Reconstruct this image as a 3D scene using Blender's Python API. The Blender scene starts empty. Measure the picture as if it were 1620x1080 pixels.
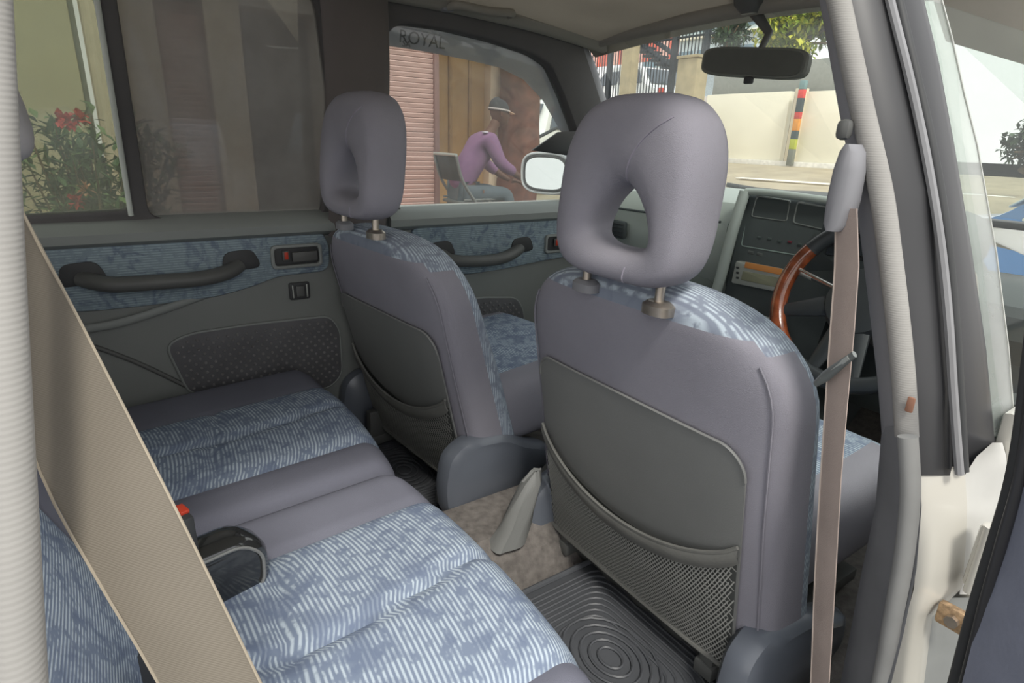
import bpy, bmesh, math, random
from mathutils import Vector, Matrix
random.seed(7)
S = bpy.context.scene
COL = S.collection
V = Vector
# ---------------------------------------------------------------- camera
F, CX, CY = 945.0, 810.0, 540.0
yaw, pitch, roll = math.radians(55), math.radians(18.7), math.radians(1.9)
CAM = V((1.0, 0.0, 1.29))
H = V((-math.sin(yaw)*math.cos(pitch), math.cos(yaw)*math.cos(pitch), -math.sin(pitch)))
r0 = V((math.cos(yaw), math.sin(yaw), 0)); u0 = r0.cross(H)
R = r0*math.cos(roll) + u0*math.sin(roll)
U = -r0*math.sin(roll) + u0*math.cos(roll)
cd = bpy.data.cameras.new('camera'); cam = bpy.data.objects.new('camera', cd); COL.objects.link(cam)
m = Matrix((R, U, -H)).transposed().to_4x4(); m.translation = CAM
cam.matrix_world = m
cd.sensor_width = 36; cd.lens = 36*F/1620; cd.clip_start = 0.02; cd.clip_end = 300
S.camera = cam
# ---------------------------------------------------------------- light
w = bpy.data.worlds.new('world'); S.world = w; w.use_nodes = True
wn = w.node_tree.nodes; wl = w.node_tree.links
bg = wn['Background']; bg.inputs[1].default_value = 1.0
tc = wn.new('ShaderNodeTexCoord'); sx = wn.new('ShaderNodeSeparateXYZ'); rp = wn.new('ShaderNodeValToRGB')
wl.new(tc.outputs['Generated'], sx.inputs[0]); wl.new(sx.outputs[2], rp.inputs[0]); wl.new(rp.outputs[0], bg.inputs[0])
rp.color_ramp.elements[0].position = 0.0; rp.color_ramp.elements[0].color = (1.0, 0.98, 0.95, 1)
rp.color_ramp.elements[1].position = 0.9; rp.color_ramp.elements[1].color = (0.90, 0.93, 0.97, 1)
sd = bpy.data.lights.new('sun', 'SUN'); sd.energy = 1.6; sd.angle = math.radians(12); sd.color = (1, .96, .88)
sun = bpy.data.objects.new('sun', sd); COL.objects.link(sun)
sun.rotation_euler = V((-0.75, 0.25, -1.1)).to_track_quat('-Z', 'Y').to_euler()
S.view_settings.view_transform = 'Standard'; S.view_settings.look = 'None'
S.view_settings.exposure = 0.75; S.view_settings.gamma = 1; S.view_settings.use_curve_mapping = False

# ---------------------------------------------------------------- point helpers (photo pixel -> point on a real plane of the car)
def ray(px, py): return H + R*((px-CX)/F) - U*((py-CY)/F)
def at(px, py, ax, v):
    d = ray(px, py); t = (v-CAM[ax])/d[ax]; return CAM + d*t
def onp(px, py, p0, n):
    d = ray(px, py); n = V(n); t = ((V(p0)-CAM).dot(n))/(d.dot(n)); return CAM + d*t

# ---------------------------------------------------------------- materials
MATS = {}
def s2l(c): return tuple(((x/255)/12.92 if x/255 <= .04045 else ((x/255+.055)/1.055)**2.4) for x in c)
def mat(name, col, rough=.7, metal=0, var=.12, vscale=12, bump=0, bscale=200, spec=.4, coat=0, emit=None):
    if name in MATS: return MATS[name]
    m = bpy.data.materials.new(name); m.use_nodes = True; N = m.node_tree.nodes; L = m.node_tree.links
    b = N['Principled BSDF']; c = s2l(col)
    t = N.new('ShaderNodeTexCoord'); n = N.new('ShaderNodeTexNoise'); n.inputs['Scale'].default_value = vscale; n.inputs['Detail'].default_value = 4
    L.new(t.outputs['Object'], n.inputs['Vector'])
    r = N.new('ShaderNodeValToRGB'); L.new(n.outputs['Fac'], r.inputs[0])
    r.color_ramp.elements[0].position = .3; r.color_ramp.elements[1].position = .7
    r.color_ramp.elements[0].color = (*[x*(1-var) for x in c], 1); r.color_ramp.elements[1].color = (*[min(1, x*(1+var)) for x in c], 1)
    L.new(r.outputs[0], b.inputs['Base Color'])
    b.inputs['Roughness'].default_value = rough; b.inputs['Metallic'].default_value = metal
    b.inputs['Specular IOR Level'].default_value = spec; b.inputs['Coat Weight'].default_value = coat
    if bump:
        n2 = N.new('ShaderNodeTexNoise'); n2.inputs['Scale'].default_value = bscale; L.new(t.outputs['Object'], n2.inputs['Vector'])
        bp = N.new('ShaderNodeBump'); bp.inputs['Strength'].default_value = bump; bp.inputs['Distance'].default_value = .002
        L.new(n2.outputs['Fac'], bp.inputs['Height']); L.new(bp.outputs[0], b.inputs['Normal'])
    MATS[name] = m; return m
def stripes(name, light, dark, blot, expr, pitch=.0068, blotscale=14, rough=.85, fillfrac=.5):
    """woven fabric: fine light stripes, broken by noise, with darker blotches. expr = weights of object x,y,z giving the stripe coordinate"""
    m = bpy.data.materials.new(name); m.use_nodes = True; N = m.node_tree.nodes; L = m.node_tree.links
    b = N['Principled BSDF']; t = N.new('ShaderNodeTexCoord')
    dp = N.new('ShaderNodeVectorMath'); dp.operation = 'DOT_PRODUCT'; dp.inputs[1].default_value = expr
    L.new(t.outputs['Object'], dp.inputs[0])
    mu = N.new('ShaderNodeMath'); mu.operation = 'MULTIPLY'; mu.inputs[1].default_value = 2*math.pi/pitch; L.new(dp.outputs['Value'], mu.inputs[0])
    nz = N.new('ShaderNodeTexNoise'); nz.inputs['Scale'].default_value = 30; L.new(t.outputs['Object'], nz.inputs['Vector'])
    m2 = N.new('ShaderNodeMath'); m2.operation = 'MULTIPLY_ADD'; m2.inputs[1].default_value = 1.2; L.new(nz.outputs['Fac'], m2.inputs[0]); L.new(mu.outputs[0], m2.inputs[2])
    si = N.new('ShaderNodeMath'); si.operation = 'SINE'; L.new(m2.outputs[0], si.inputs[0])
    mr = N.new('ShaderNodeMapRange'); mr.inputs[1].default_value = -.5; mr.inputs[2].default_value = .8; L.new(si.outputs[0], mr.inputs[0])
    # dashes
    nd = N.new('ShaderNodeTexNoise'); nd.inputs['Scale'].default_value = 60; nd.inputs['Detail'].default_value = 2; L.new(t.outputs['Object'], nd.inputs['Vector'])
    dr = N.new('ShaderNodeMapRange'); dr.inputs[1].default_value = .36; dr.inputs[2].default_value = .5; L.new(nd.outputs['Fac'], dr.inputs[0])
    mm = N.new('ShaderNodeMath'); mm.operation = 'MULTIPLY'; L.new(mr.outputs[0], mm.inputs[0]); L.new(dr.outputs[0], mm.inputs[1])
    # blotches: warped noise
    nb = N.new('ShaderNodeTexNoise'); nb.inputs['Scale'].default_value = blotscale; nb.inputs['Detail'].default_value = 3; nb.inputs['Distortion'].default_value = 1.8
    L.new(t.outputs['Object'], nb.inputs['Vector'])
    br = N.new('ShaderNodeValToRGB'); br.color_ramp.elements[0].position = .37; br.color_ramp.elements[1].position = .50; L.new(nb.outputs['Fac'], br.inputs[0])
    ca = N.new('ShaderNodeMix'); ca.data_type = 'RGBA'; ca.inputs[6].default_value = (*s2l(blot), 1); ca.inputs[7].default_value = (*s2l(dark), 1)
    L.new(br.outputs[0], ca.inputs[0])
    am = N.new('ShaderNodeMapRange'); am.inputs[3].default_value = .25; am.inputs[4].default_value = .95; L.new(br.outputs[0], am.inputs[0])
    f2 = N.new('ShaderNodeMath'); f2.operation = 'MULTIPLY'; L.new(mm.outputs[0], f2.inputs[0]); L.new(am.outputs[0], f2.inputs[1])
    cb = N.new('ShaderNodeMix'); cb.data_type = 'RGBA'; L.new(f2.outputs[0], cb.inputs[0]); L.new(ca.outputs[2], cb.inputs[6]); cb.inputs[7].default_value = (*s2l(light), 1)
    L.new(cb.outputs[2], b.inputs['Base Color']); b.inputs['Roughness'].default_value = rough; b.inputs['Specular IOR Level'].default_value = .15
    bp = N.new('ShaderNodeBump'); bp.inputs['Strength'].default_value = .35; bp.inputs['Distance'].default_value = .001; L.new(mm.outputs[0], bp.inputs['Height']); L.new(bp.outputs[0], b.inputs['Normal'])
    MATS[name] = m; return m
def glassmat(name, tint, haze=(200, 200, 200), hazef=.05, gloss=.06, rough=0.0):
    m = bpy.data.materials.new(name); m.use_nodes = True; N = m.node_tree.nodes; L = m.node_tree.links
    N.remove(N['Principled BSDF']); out = N['Material Output']
    tr = N.new('ShaderNodeBsdfTransparent'); tr.inputs[0].default_value = (*s2l(tint), 1)
    gl = N.new('ShaderNodeBsdfGlossy'); gl.inputs['Roughness'].default_value = rough + .02
    df = N.new('ShaderNodeBsdfDiffuse'); tl = N.new('ShaderNodeBsdfTranslucent')
    t = N.new('ShaderNodeTexCoord'); n = N.new('ShaderNodeTexNoise'); n.inputs['Scale'].default_value = 7; n.inputs['Detail'].default_value = 5
    L.new(t.outputs['Object'], n.inputs['Vector'])
    mr = N.new('ShaderNodeMapRange'); mr.inputs[1].default_value = .3; mr.inputs[2].default_value = .7; mr.inputs[3].default_value = hazef*.8; mr.inputs[4].default_value = hazef*1.2
    L.new(n.outputs['Fac'], mr.inputs[0])
    df.inputs[0].default_value = (*s2l(haze), 1); tl.inputs[0].default_value = (*s2l(haze), 1)
    a = N.new('ShaderNodeMixShader'); a.inputs[0].default_value = .5; L.new(df.outputs[0], a.inputs[1]); L.new(tl.outputs[0], a.inputs[2])
    b = N.new('ShaderNodeMixShader'); L.new(mr.outputs[0], b.inputs[0]); L.new(tr.outputs[0], b.inputs[1]); L.new(a.outputs[0], b.inputs[2])
    c = N.new('ShaderNodeMixShader'); c.inputs[0].default_value = gloss; L.new(b.outputs[0], c.inputs[1]); L.new(gl.outputs[0], c.inputs[2])
    L.new(c.outputs[0], out.inputs[0]); MATS[name] = m; return m
def ribbed(name, col, pitch, expr, rough=.7, strength=.6, dark=.75):
    m = mat(name, col, rough, var=.08); N = m.node_tree.nodes; L = m.node_tree.links; b = N['Principled BSDF']
    t = N.new('ShaderNodeTexCoord'); dp = N.new('ShaderNodeVectorMath'); dp.operation = 'DOT_PRODUCT'; dp.inputs[1].default_value = expr; L.new(t.outputs['Object'], dp.inputs[0])
    mu = N.new('ShaderNodeMath'); mu.operation = 'MULTIPLY'; mu.inputs[1].default_value = 2*math.pi/pitch; L.new(dp.outputs['Value'], mu.inputs[0])
    si = N.new('ShaderNodeMath'); si.operation = 'SINE'; L.new(mu.outputs[0], si.inputs[0])
    bp = N.new('ShaderNodeBump'); bp.inputs['Strength'].default_value = strength; bp.inputs['Distance'].default_value = .001; L.new(si.outputs[0], bp.inputs['Height']); L.new(bp.outputs[0], b.inputs['Normal'])
    return m

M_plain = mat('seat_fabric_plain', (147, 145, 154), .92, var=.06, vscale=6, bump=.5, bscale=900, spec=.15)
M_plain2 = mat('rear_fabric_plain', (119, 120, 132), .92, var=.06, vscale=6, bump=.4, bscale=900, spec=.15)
M_pat = stripes('seat_fabric_pattern', (190, 202, 212), (126, 138, 158), (116, 128, 150), (0, 1, -1), .0066)
M_pats = stripes('seat_top_fabric_pattern', (190, 202, 212), (136, 144, 158), (128, 135, 150), (0, 1, -.12), .0066)
M_patd = stripes('door_fabric_pattern', (150, 166, 172), (126, 140, 148), (106, 118, 132), (0, 0, 1), .006, 22)
M_vinyl = mat('seatback_vinyl', (126, 127, 125), .5, var=.05, vscale=5, bump=.2, bscale=500, spec=.4)
M_net = mat('pocket_net', (160, 160, 155), .8, var=.05)
M_door = mat('door_plastic', (124, 127, 124), .6, var=.05, vscale=4, bump=.15, bscale=700)
M_doorl = mat('door_ledge_plastic', (136, 140, 137), .55, var=.05, vscale=4)
M_dark = mat('dark_plastic', (92, 93, 91), .5, var=.08)
M_black = mat('black_rubber', (58, 59, 60), .55, var=.1)
M_shield = mat('seat_shield_plastic', (100, 105, 114), .32, var=.05, vscale=4, spec=.6)
M_gloss = mat('glossy_black_plastic', (40, 41, 41), .12, var=.05, spec=.7, coat=.5)
M_chrome = mat('chrome', (225, 222, 215), .2, 1, var=.03)
M_metal = mat('worn_metal', (190, 180, 168), .35, .9, var=.15, vscale=60)
M_head = mat('headliner', (142, 138, 130), .95, var=.05, vscale=4, bump=.3, bscale=600)
M_trimg = mat('pillar_trim', (134, 134, 138), .6, var=.05, vscale=5)
M_blackp = mat('pillar_black', (54, 54, 56), .38, var=.15, vscale=5, spec=.5)
M_white = mat('white_paint', (192, 189, 180), .25, var=.04, vscale=5, spec=.5, coat=.4)
M_carpet = mat('carpet', (112, 107, 103), .98, var=.25, vscale=60, bump=.8, bscale=500)
M_mat = mat('rubber_mat', (82, 84, 88), .45, var=.1, vscale=10)
M_dash = mat('dash_plastic', (172, 180, 174), .6, var=.05, vscale=4, bump=.1)
M_dashd = mat('dash_dark', (72, 78, 79), .5, var=.08)
M_silver = mat('silver_plastic', (176, 178, 172), .35, .3, var=.05)
M_orange = mat('orange_sticker', (214, 142, 78), .5, var=.06)
M_lcd = mat('display_beige', (140, 140, 118), .25, var=.05)
M_wood = mat('burl_wood', (128, 66, 40), .18, var=.45, vscale=38, spec=.6, coat=.8)
M_leather = mat('wheel_leather', (52, 55, 58), .4, var=.1)
M_red = mat('red_plastic', (190, 62, 40), .4)
M_webb = ribbed('beige_webbing', (116, 109, 98), .0011, (0, .3, 1), .7, .12)
M_web2 = mat('brown_webbing', (165, 150, 142), .7, var=.06, vscale=20, bump=.3, bscale=800)
M_seal = ribbed('ribbed_seal', (150, 148, 144), .0026, (0, 0, 1), .8, .09)
M_mirror = mat('mirror_glass', (235, 238, 240), .03, 1, var=.0)
G_clear = glassmat('glass_clear', (236, 240, 238), hazef=.12, gloss=.04)
G_green = glassmat('glass_greenish', (206, 210, 202), haze=(182, 186, 176), hazef=.25, gloss=.05)
G_tint = glassmat('glass_tinted', (152, 152, 150), haze=(178, 177, 174), hazef=.42, gloss=.05)
G_visor = glassmat('smoked_visor', (176, 178, 182), haze=(190, 190, 194), hazef=.72, gloss=.05)
G_door = glassmat('glass_door_edge', (244, 247, 245), hazef=.03, gloss=.02)
G_frost = glassmat('frosted_visor', (250, 252, 250), haze=(245, 246, 244), hazef=.30, gloss=.04, rough=.2)

# ---------------------------------------------------------------- object helpers
def link(name, me, mats, parent=None, smooth=True):
    o = bpy.data.objects.new(name, me); COL.objects.link(o)
    if not isinstance(mats, (list, tuple)): mats = [mats]
    for q in mats: me.materials.append(q)
    if smooth:
        for p in me.polygons: p.use_smooth = True
        try: me.set_sharp_from_angle(angle=math.radians(38))
        except Exception: pass
    if parent: o.parent = parent
    return o
def bmo(name, bm, mats, parent=None, smooth=True, recalc=True):
    if recalc: bmesh.ops.recalc_face_normals(bm, faces=bm.faces[:])
    me = bpy.data.meshes.new(name); bm.to_mesh(me); bm.free()
    return link(name, me, mats, parent, smooth)
def thing(name, label, cat, loc=(0, 0, 0), rz=0, group=None):
    o = bpy.data.objects.new(name, None); COL.objects.link(o); o.location = loc; o.rotation_euler = (0, 0, rz); o.empty_display_size = .05
    tag(o, label, cat, group); return o
def tag(o, label=None, cat=None, group=None, kind=None):
    if label: o['label'] = label
    if cat: o['category'] = cat
    if group: o['group'] = group
    if kind: o['kind'] = kind
    return o
def struct(name, label, cat, loc=(0, 0, 0)):
    o = thing(name, label, cat, loc); o['kind'] = 'structure'; return o
def add_box(bm, c, s, bev=0, rot=None, seg=2):
    r = bmesh.ops.create_cube(bm, size=1); vs = r['verts']
    M = Matrix.Translation(c) @ (rot.to_4x4() if rot else Matrix.Identity(4)) @ Matrix.Diagonal((*s, 1))
    bmesh.ops.transform(bm, matrix=M, verts=vs)
    if bev:
        es = {e for v in vs for e in v.link_edges}
        bmesh.ops.bevel(bm, geom=list(es), offset=bev, segments=seg, profile=.5, affect='EDGES')
def box(name, c, s, mt, parent=None, bev=.004, rot=None):
    bm = bmesh.new(); add_box(bm, c, s, bev, rot); return bmo(name, bm, mt, parent)
def add_tube(bm, pts, rad, seg=10, cap=True, flat=None, closed=False, up=None):
    """sweep; rad number or list; flat=(a,b) multiplies the radius on the two axes"""
    pts = [V(p) for p in pts]; n = len(pts); rad = rad if isinstance(rad, (list, tuple)) else [rad]*n
    rings = []; prev = V(up) if up else None
    for i, p in enumerate(pts):
        if closed: t = pts[(i+1) % n]-pts[i-1]
        else: t = pts[min(i+1, n-1)]-pts[max(i-1, 0)]
        t.normalize()
        if prev is None: prev = V((0, 0, 1)) if abs(t.z) < .9 else V((1, 0, 0))
        a = prev - t*prev.dot(t); a.normalize(); b = t.cross(a)
        if not up: prev = a
        fa, fb = flat if flat else (1, 1)
        rings.append([bm.verts.new(p + a*math.cos(k*2*math.pi/seg)*rad[i]*fa + b*math.sin(k*2*math.pi/seg)*rad[i]*fb) for k in range(seg)])
    m = n if closed else n-1
    for i in range(m):
        A, B = rings[i], rings[(i+1) % n]
        for k in range(seg): bm.faces.new((A[k], A[(k+1) % seg], B[(k+1) % seg], B[k]))
    if cap and not closed:
        bm.faces.new(rings[0][::-1]); bm.faces.new(rings[-1])
def tube(name, pts, rad, mt, parent=None, **k):
    bm = bmesh.new(); add_tube(bm, pts, rad, **k); return bmo(name, bm, mt, parent)
def smoothpath(pts, n=8):
    pts = [V(p) for p in pts]; P = [pts[0]]+pts+[pts[-1]]; out = []
    for i in range(1, len(P)-2):
        for k in range(n):
            t = k/n; a, b, c, d = P[i-1:i+3]
            out.append(.5*((2*b)+(c-a)*t+(2*a-5*b+4*c-d)*t*t+(3*b-a-3*c+d)*t**3))
    out.append(pts[-1]); return out
def spow(x, e): return math.copysign(abs(x)**e, x)
def loft(bm, rings, cap=True, closed=False):
    R_ = [[bm.verts.new(p) for p in r] for r in rings]; n = len(R_[0])
    for i in range(len(R_)-(0 if closed else 1)):
        A, B = R_[i], R_[(i+1) % len(R_)]
        for k in range(n): bm.faces.new((A[k], A[(k+1) % n], B[(k+1) % n], B[k]))
    if cap and not closed:
        bm.faces.new(R_[0][::-1]); bm.faces.new(R_[-1])
    return R_
def roundpoly(pts, r, seg=4):
    out = []; n = len(pts)
    for i in range(n):
        p0, p, p1 = V(pts[i-1]).to_2d(), V(pts[i]).to_2d(), V(pts[(i+1) % n]).to_2d()
        a, b = p0-p, p1-p; ri = r[i] if isinstance(r, (list, tuple)) else r
        d = min(ri, a.length*.45, b.length*.45); a.normalize(); b.normalize(); A, B = p+a*d, p+b*d
        for k in range(seg+1):
            t = k/seg; out.append((1-t)**2*A+2*t*(1-t)*p+t*t*B)
    return out
def plate(name, mt, outer, depth, frame, holes=(), bev=.002, parent=None, kind=None):
    """flat sheet with holes, frame(a,b,c) maps it into the car; c runs 0..depth"""
    cu = bpy.data.curves.new('tmp', 'CURVE'); cu.dimensions = '2D'; cu.fill_mode = 'BOTH'
    cu.extrude = max(depth/2-bev, .0002); cu.bevel_depth = bev; cu.bevel_resolution = 1; cu.offset = -bev
    for loop in [outer]+list(holes):
        sp = cu.splines.new('POLY'); sp.points.add(len(loop)-1)
        for i, p in enumerate(loop): sp.points[i].co = (p[0], p[1], 0, 1)
        sp.use_cyclic_u = True
    ob = bpy.data.objects.new('tmp', cu); me = bpy.data.meshes.new_from_object(ob); bpy.data.objects.remove(ob); bpy.data.curves.remove(cu)
    me.materials.clear()
    bm = bmesh.new(); bm.from_mesh(me); bpy.data.meshes.remove(me)
    bmesh.ops.remove_doubles(bm, verts=bm.verts[:], dist=.00005)
    for v in bm.verts: v.co = V(frame(v.co.x, v.co.y, v.co.z+depth/2))
    o = bmo(name, bm, mt, parent)
    if kind: o['kind'] = kind
    return o
def empty_child(name, parent): 
    o = bpy.data.objects.new(name, None); COL.objects.link(o); o.parent = parent; return o
def copy_tree(o, parent=None):
    c = o.copy(); COL.objects.link(c); c.parent = parent
    for ch in list(o.children): copy_tree(ch, c)
    return c
#==BODY==
def rebase(root, base=None):
    """put the root Empty at the base of its geometry without moving the parts"""
    if base is None:
        pts = []
        def walk(o):
            if o.type == 'MESH': pts.extend(V(c) for c in o.bound_box)
            for c in o.children: walk(c)
        for c in root.children: walk(c)
        base = V(((min(p.x for p in pts)+max(p.x for p in pts))/2, (min(p.y for p in pts)+max(p.y for p in pts))/2, min(p.z for p in pts)))
    base = V(base); root.location = base
    for c in root.children: c.matrix_parent_inverse = Matrix.Translation(-base)
    return root
# ================================================================ OUTSIDE GROUND AND SHELL OF THE CAR (structure)
M_conc = mat('concrete_ground', (198, 188, 166), .95, var=.12, vscale=1.5, bump=.3, bscale=60)
M_porch = mat('porch_tiles', (190, 132, 112), .7, var=.15, vscale=3)
def ground_z(x, y): return 0 if y < 4 else min(.85, (y-4)*.071)
bm = bmesh.new(); nx, ny = 24, 30; g = []
for j in range(ny+1):
    g.append([bm.verts.new((-30+i*2.0, -6+j*1.6, ground_z(0, -6+j*1.6))) for i in range(nx+1)])
for j in range(ny):
    for i in range(nx): bm.faces.new((g[j][i], g[j][i+1], g[j+1][i+1], g[j+1][i]))
bmesh.ops.solidify(bm, geom=bm.faces[:], thickness=.1)
o = bmo('ground', bm, M_conc); tag(o, 'pale concrete yard the car stands on, rising towards the wall', kind='structure')

# --- car floor with tunnel
bm = bmesh.new(); prof = [(-.72, .44), (-.70, .37), (-.16, .35), (-.12, .42), (-.07, .455), (.07, .455), (.12, .42), (.16, .35), (.70, .37), (.72, .44)]
ys = [-1.3, 1.7, 2.15]; prof = prof+[(.72, .30), (-.72, .30)]
loft(bm, [[V((x, y, z+(0 if y <= 1.7 else (y-1.7)*.9))) for x, z in prof] for y in ys])
tag(bmo('floor', bm, M_carpet, smooth=False), 'worn grey brown carpet of the car floor with centre tunnel', kind='structure')

# --- headliner
bm = bmesh.new(); xs = [-.60, -.55, -.4, -.2, 0, .2, .4, .55, .60]; ys = [-1.3, -.5, 0, .5, 1.0, 1.35, 1.44, 1.47]
def hz(x, y): return 1.665 - .05*(x/.6)**2 - max(0, y-.9)*.085 - (.02 if y > 1.46 else 0)
g = [[bm.verts.new((x, y-.06*(x/.6)**2*(1 if y > 1.3 else 0), hz(x, y))) for x in xs] for y in ys]
for j in range(len(ys)-1):
    for i in range(len(xs)-1): bm.faces.new((g[j][i], g[j][i+1], g[j+1][i+1], g[j+1][i]))
bmesh.ops.solidify(bm, geom=bm.faces[:], thickness=-.03)
tag(bmo('ceiling', bm, M_head), 'grey headliner under the car roof', kind='structure')

# --- left side: frames on an inward leaning plane above the belt line
def lx(z): return -.70 + max(0, z-1.07)*.25
def LW(px, py):  # pixel -> (y,z) on the left window plane
    p = onp(px, py, (-.70, 0, 1.07), (1, 0, -.25)); return (p.y, p.z)
def LF(off): return lambda a, b, c: (lx(b)+off+c, a, b)
wl_ = struct('wall_left', 'dark grey left side of the cabin around the door windows', 'wall')
fw = [LW(*p) for p in [(632, 333), (613, 215), (605, 110), (609, 62), (620, 44), (640, 37), (700, 45), (780, 64), (845, 86), (872, 105), (892, 150), (912, 205), (940, 322)]]
fw = [(y, z) for y, z in fw]; fwr = roundpoly(fw, .02, 3)
rw = roundpoly([LW(236, 345), LW(194, 60), (LW(184, 0)[0], 1.60), (LW(500, 60)[0]+.0, 1.60), LW(522, 150), LW(510, 345)], .03, 3)
qw = roundpoly([(-.62, 1.085), (-.55, 1.55), (LW(150, 0)[0]-.02, 1.60), LW(150, 0), LW(205, 332)], .02, 3)
outer = [(-1.25, 1.06), (-1.25, 1.64), (1.20, 1.64), LW(918, 62), LW(934, 110), LW(950, 160), LW(985, 290), (LW(990, 320)[0], 1.06)]
plate('window_frame', mat('window_frame_dark', (84, 82, 82), .65, var=.06), outer, .05, LF(-.045), [fwr, rw, qw], .006, wl_)
# outer skin below the belt
box('outer_skin', (-.80, .45, .72), (.03, 3.4, .72), M_white, wl_, .01)
# A pillar trim and B pillar trim (left)
pa = [at(908, 62, 0, -.60), at(930, 108, 0, -.62), at(947, 160, 0, -.65), at(975, 240, 0, -.68), at(1000, 310, 0, -.70)]
tube('front_pillar_trim', smoothpath(pa, 5), .030, M_trimg, wl_, flat=(1.0, .62), seg=12, up=(0, 1, .6))
bp_ = [(-.665, .615, 1.02), (-.635, .613, 1.15), (-.60, .606, 1.30), (-.565, .600, 1.45), (-.54, .59, 1.62)]
tube('centre_pillar_trim', smoothpath(bp_, 4), .085, mat('pillar_trim_dark', (96, 90, 88), .7, var=.05), wl_, flat=(.28, 1.0), seg=16, up=(1, 0, .2))
box('centre_pillar_base', (-.705, .67, .70), (.05, .10, .66), M_dark, wl_, .02)
tube('roof_rail_trim', smoothpath([(-.555, -1.2, 1.628), (-.545, 0, 1.632), (-.545, .7, 1.63), (-.55, 1.1, 1.615), (-.565, 1.42, 1.585)], 6), .030, M_head, wl_, flat=(1, 1.1))
rebase(wl_, (-.75, .4, .4))

# --- window panes (left)
def pane(name, mt, pts, off, label):
    o = plate(name, mt, pts, .004, LF(off), bev=.0005); tag(o, label, kind='structure'); return o
def grow(pts, k):
    c = sum((V(p).to_2d() for p in pts), V((0, 0)))/len(pts); return [V(p).to_2d()+(V(p).to_2d()-c).normalized()*k for p in pts]
pane('window_1', G_clear, grow(fwr, .012), -.03, 'clear dusty window of the left front door')
pane('window_2', G_tint, grow(rw, .012), -.03, 'dark tinted window of the left rear door')
pane('window_3', G_green, grow(qw, .012), -.03, 'pale green fixed quarter window behind the dark divider bar')
# divider edge strip beside the quarter glass
a, b = LW(148, -30), LW(207, 340)
tube('trim_1', [(lx(a[1])+.008, a[0], a[1]), (lx(b[1])+.008, b[0], b[1])], .006, mat('pale_strip', (190, 195, 188), .4)); tag(bpy.data.objects['trim_1'], 'thin pale glass edge strip along the quarter window', kind='structure')

# --- smoked rain visor outside the left front window
vis = struct('rain_visor', 'smoked plastic rain visor along the top of the left front window', 'visor')
top = [(603, 35), (640, 28), (700, 38), (780, 56), (850, 78), (885, 105), (905, 150), (935, 225)]
bot = [(608, 72), (650, 78), (695, 86), (745, 96), (790, 107), (828, 126), (858, 158), (885, 205), (925, 262)]
po = (-.745, 0, 1.07); nn = (1, 0, -.25)
def VW(px, py): p = onp(px, py, po, nn); return (p.y, p.z)
def VF(a, b, c): return (-.745+(b-1.07)*.25+c, a, b)
plate('visor_sheet', G_visor, [VW(*p) for p in top]+[VW(*p) for p in bot[::-1]], .003, VF, bev=.0006, parent=vis)
def text(name, body, size, mt, parent, origin, ax, up, squeeze=1.0, th=.0004):
    cu = bpy.data.curves.new('t', 'FONT'); cu.body = body; cu.size = size; cu.extrude = th
    ob = bpy.data.objects.new('t', cu); me = bpy.data.meshes.new_from_object(ob); bpy.data.objects.remove(ob); me.materials.clear()
    ax = V(ax).normalized(); up = V(up).normalized(); nrm = ax.cross(up)
    for v in me.vertices: v.co = V(origin)+ax*v.co.x*squeeze+up*v.co.y+nrm*v.co.z
    return link(name, me, mt, parent, False)
pt0 = onp(630, 66, (-.738, 0, 1.07), nn); pt1 = onp(661, 71, (-.738, 0, 1.07), nn)
dt = (pt1-pt0); text('lettering', 'ROYAL', .044, mat('grey_letters', (92, 92, 94), .6), vis, pt0, dt, (.25, 0, 1), 1.0)
pt0 = onp(636, 73, (-.738, 0, 1.07), nn); text('lettering', 'SA', .022, MATS['grey_letters'], vis, pt0, dt, (.25, 0, 1), 1.0)
rebase(vis)

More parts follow.
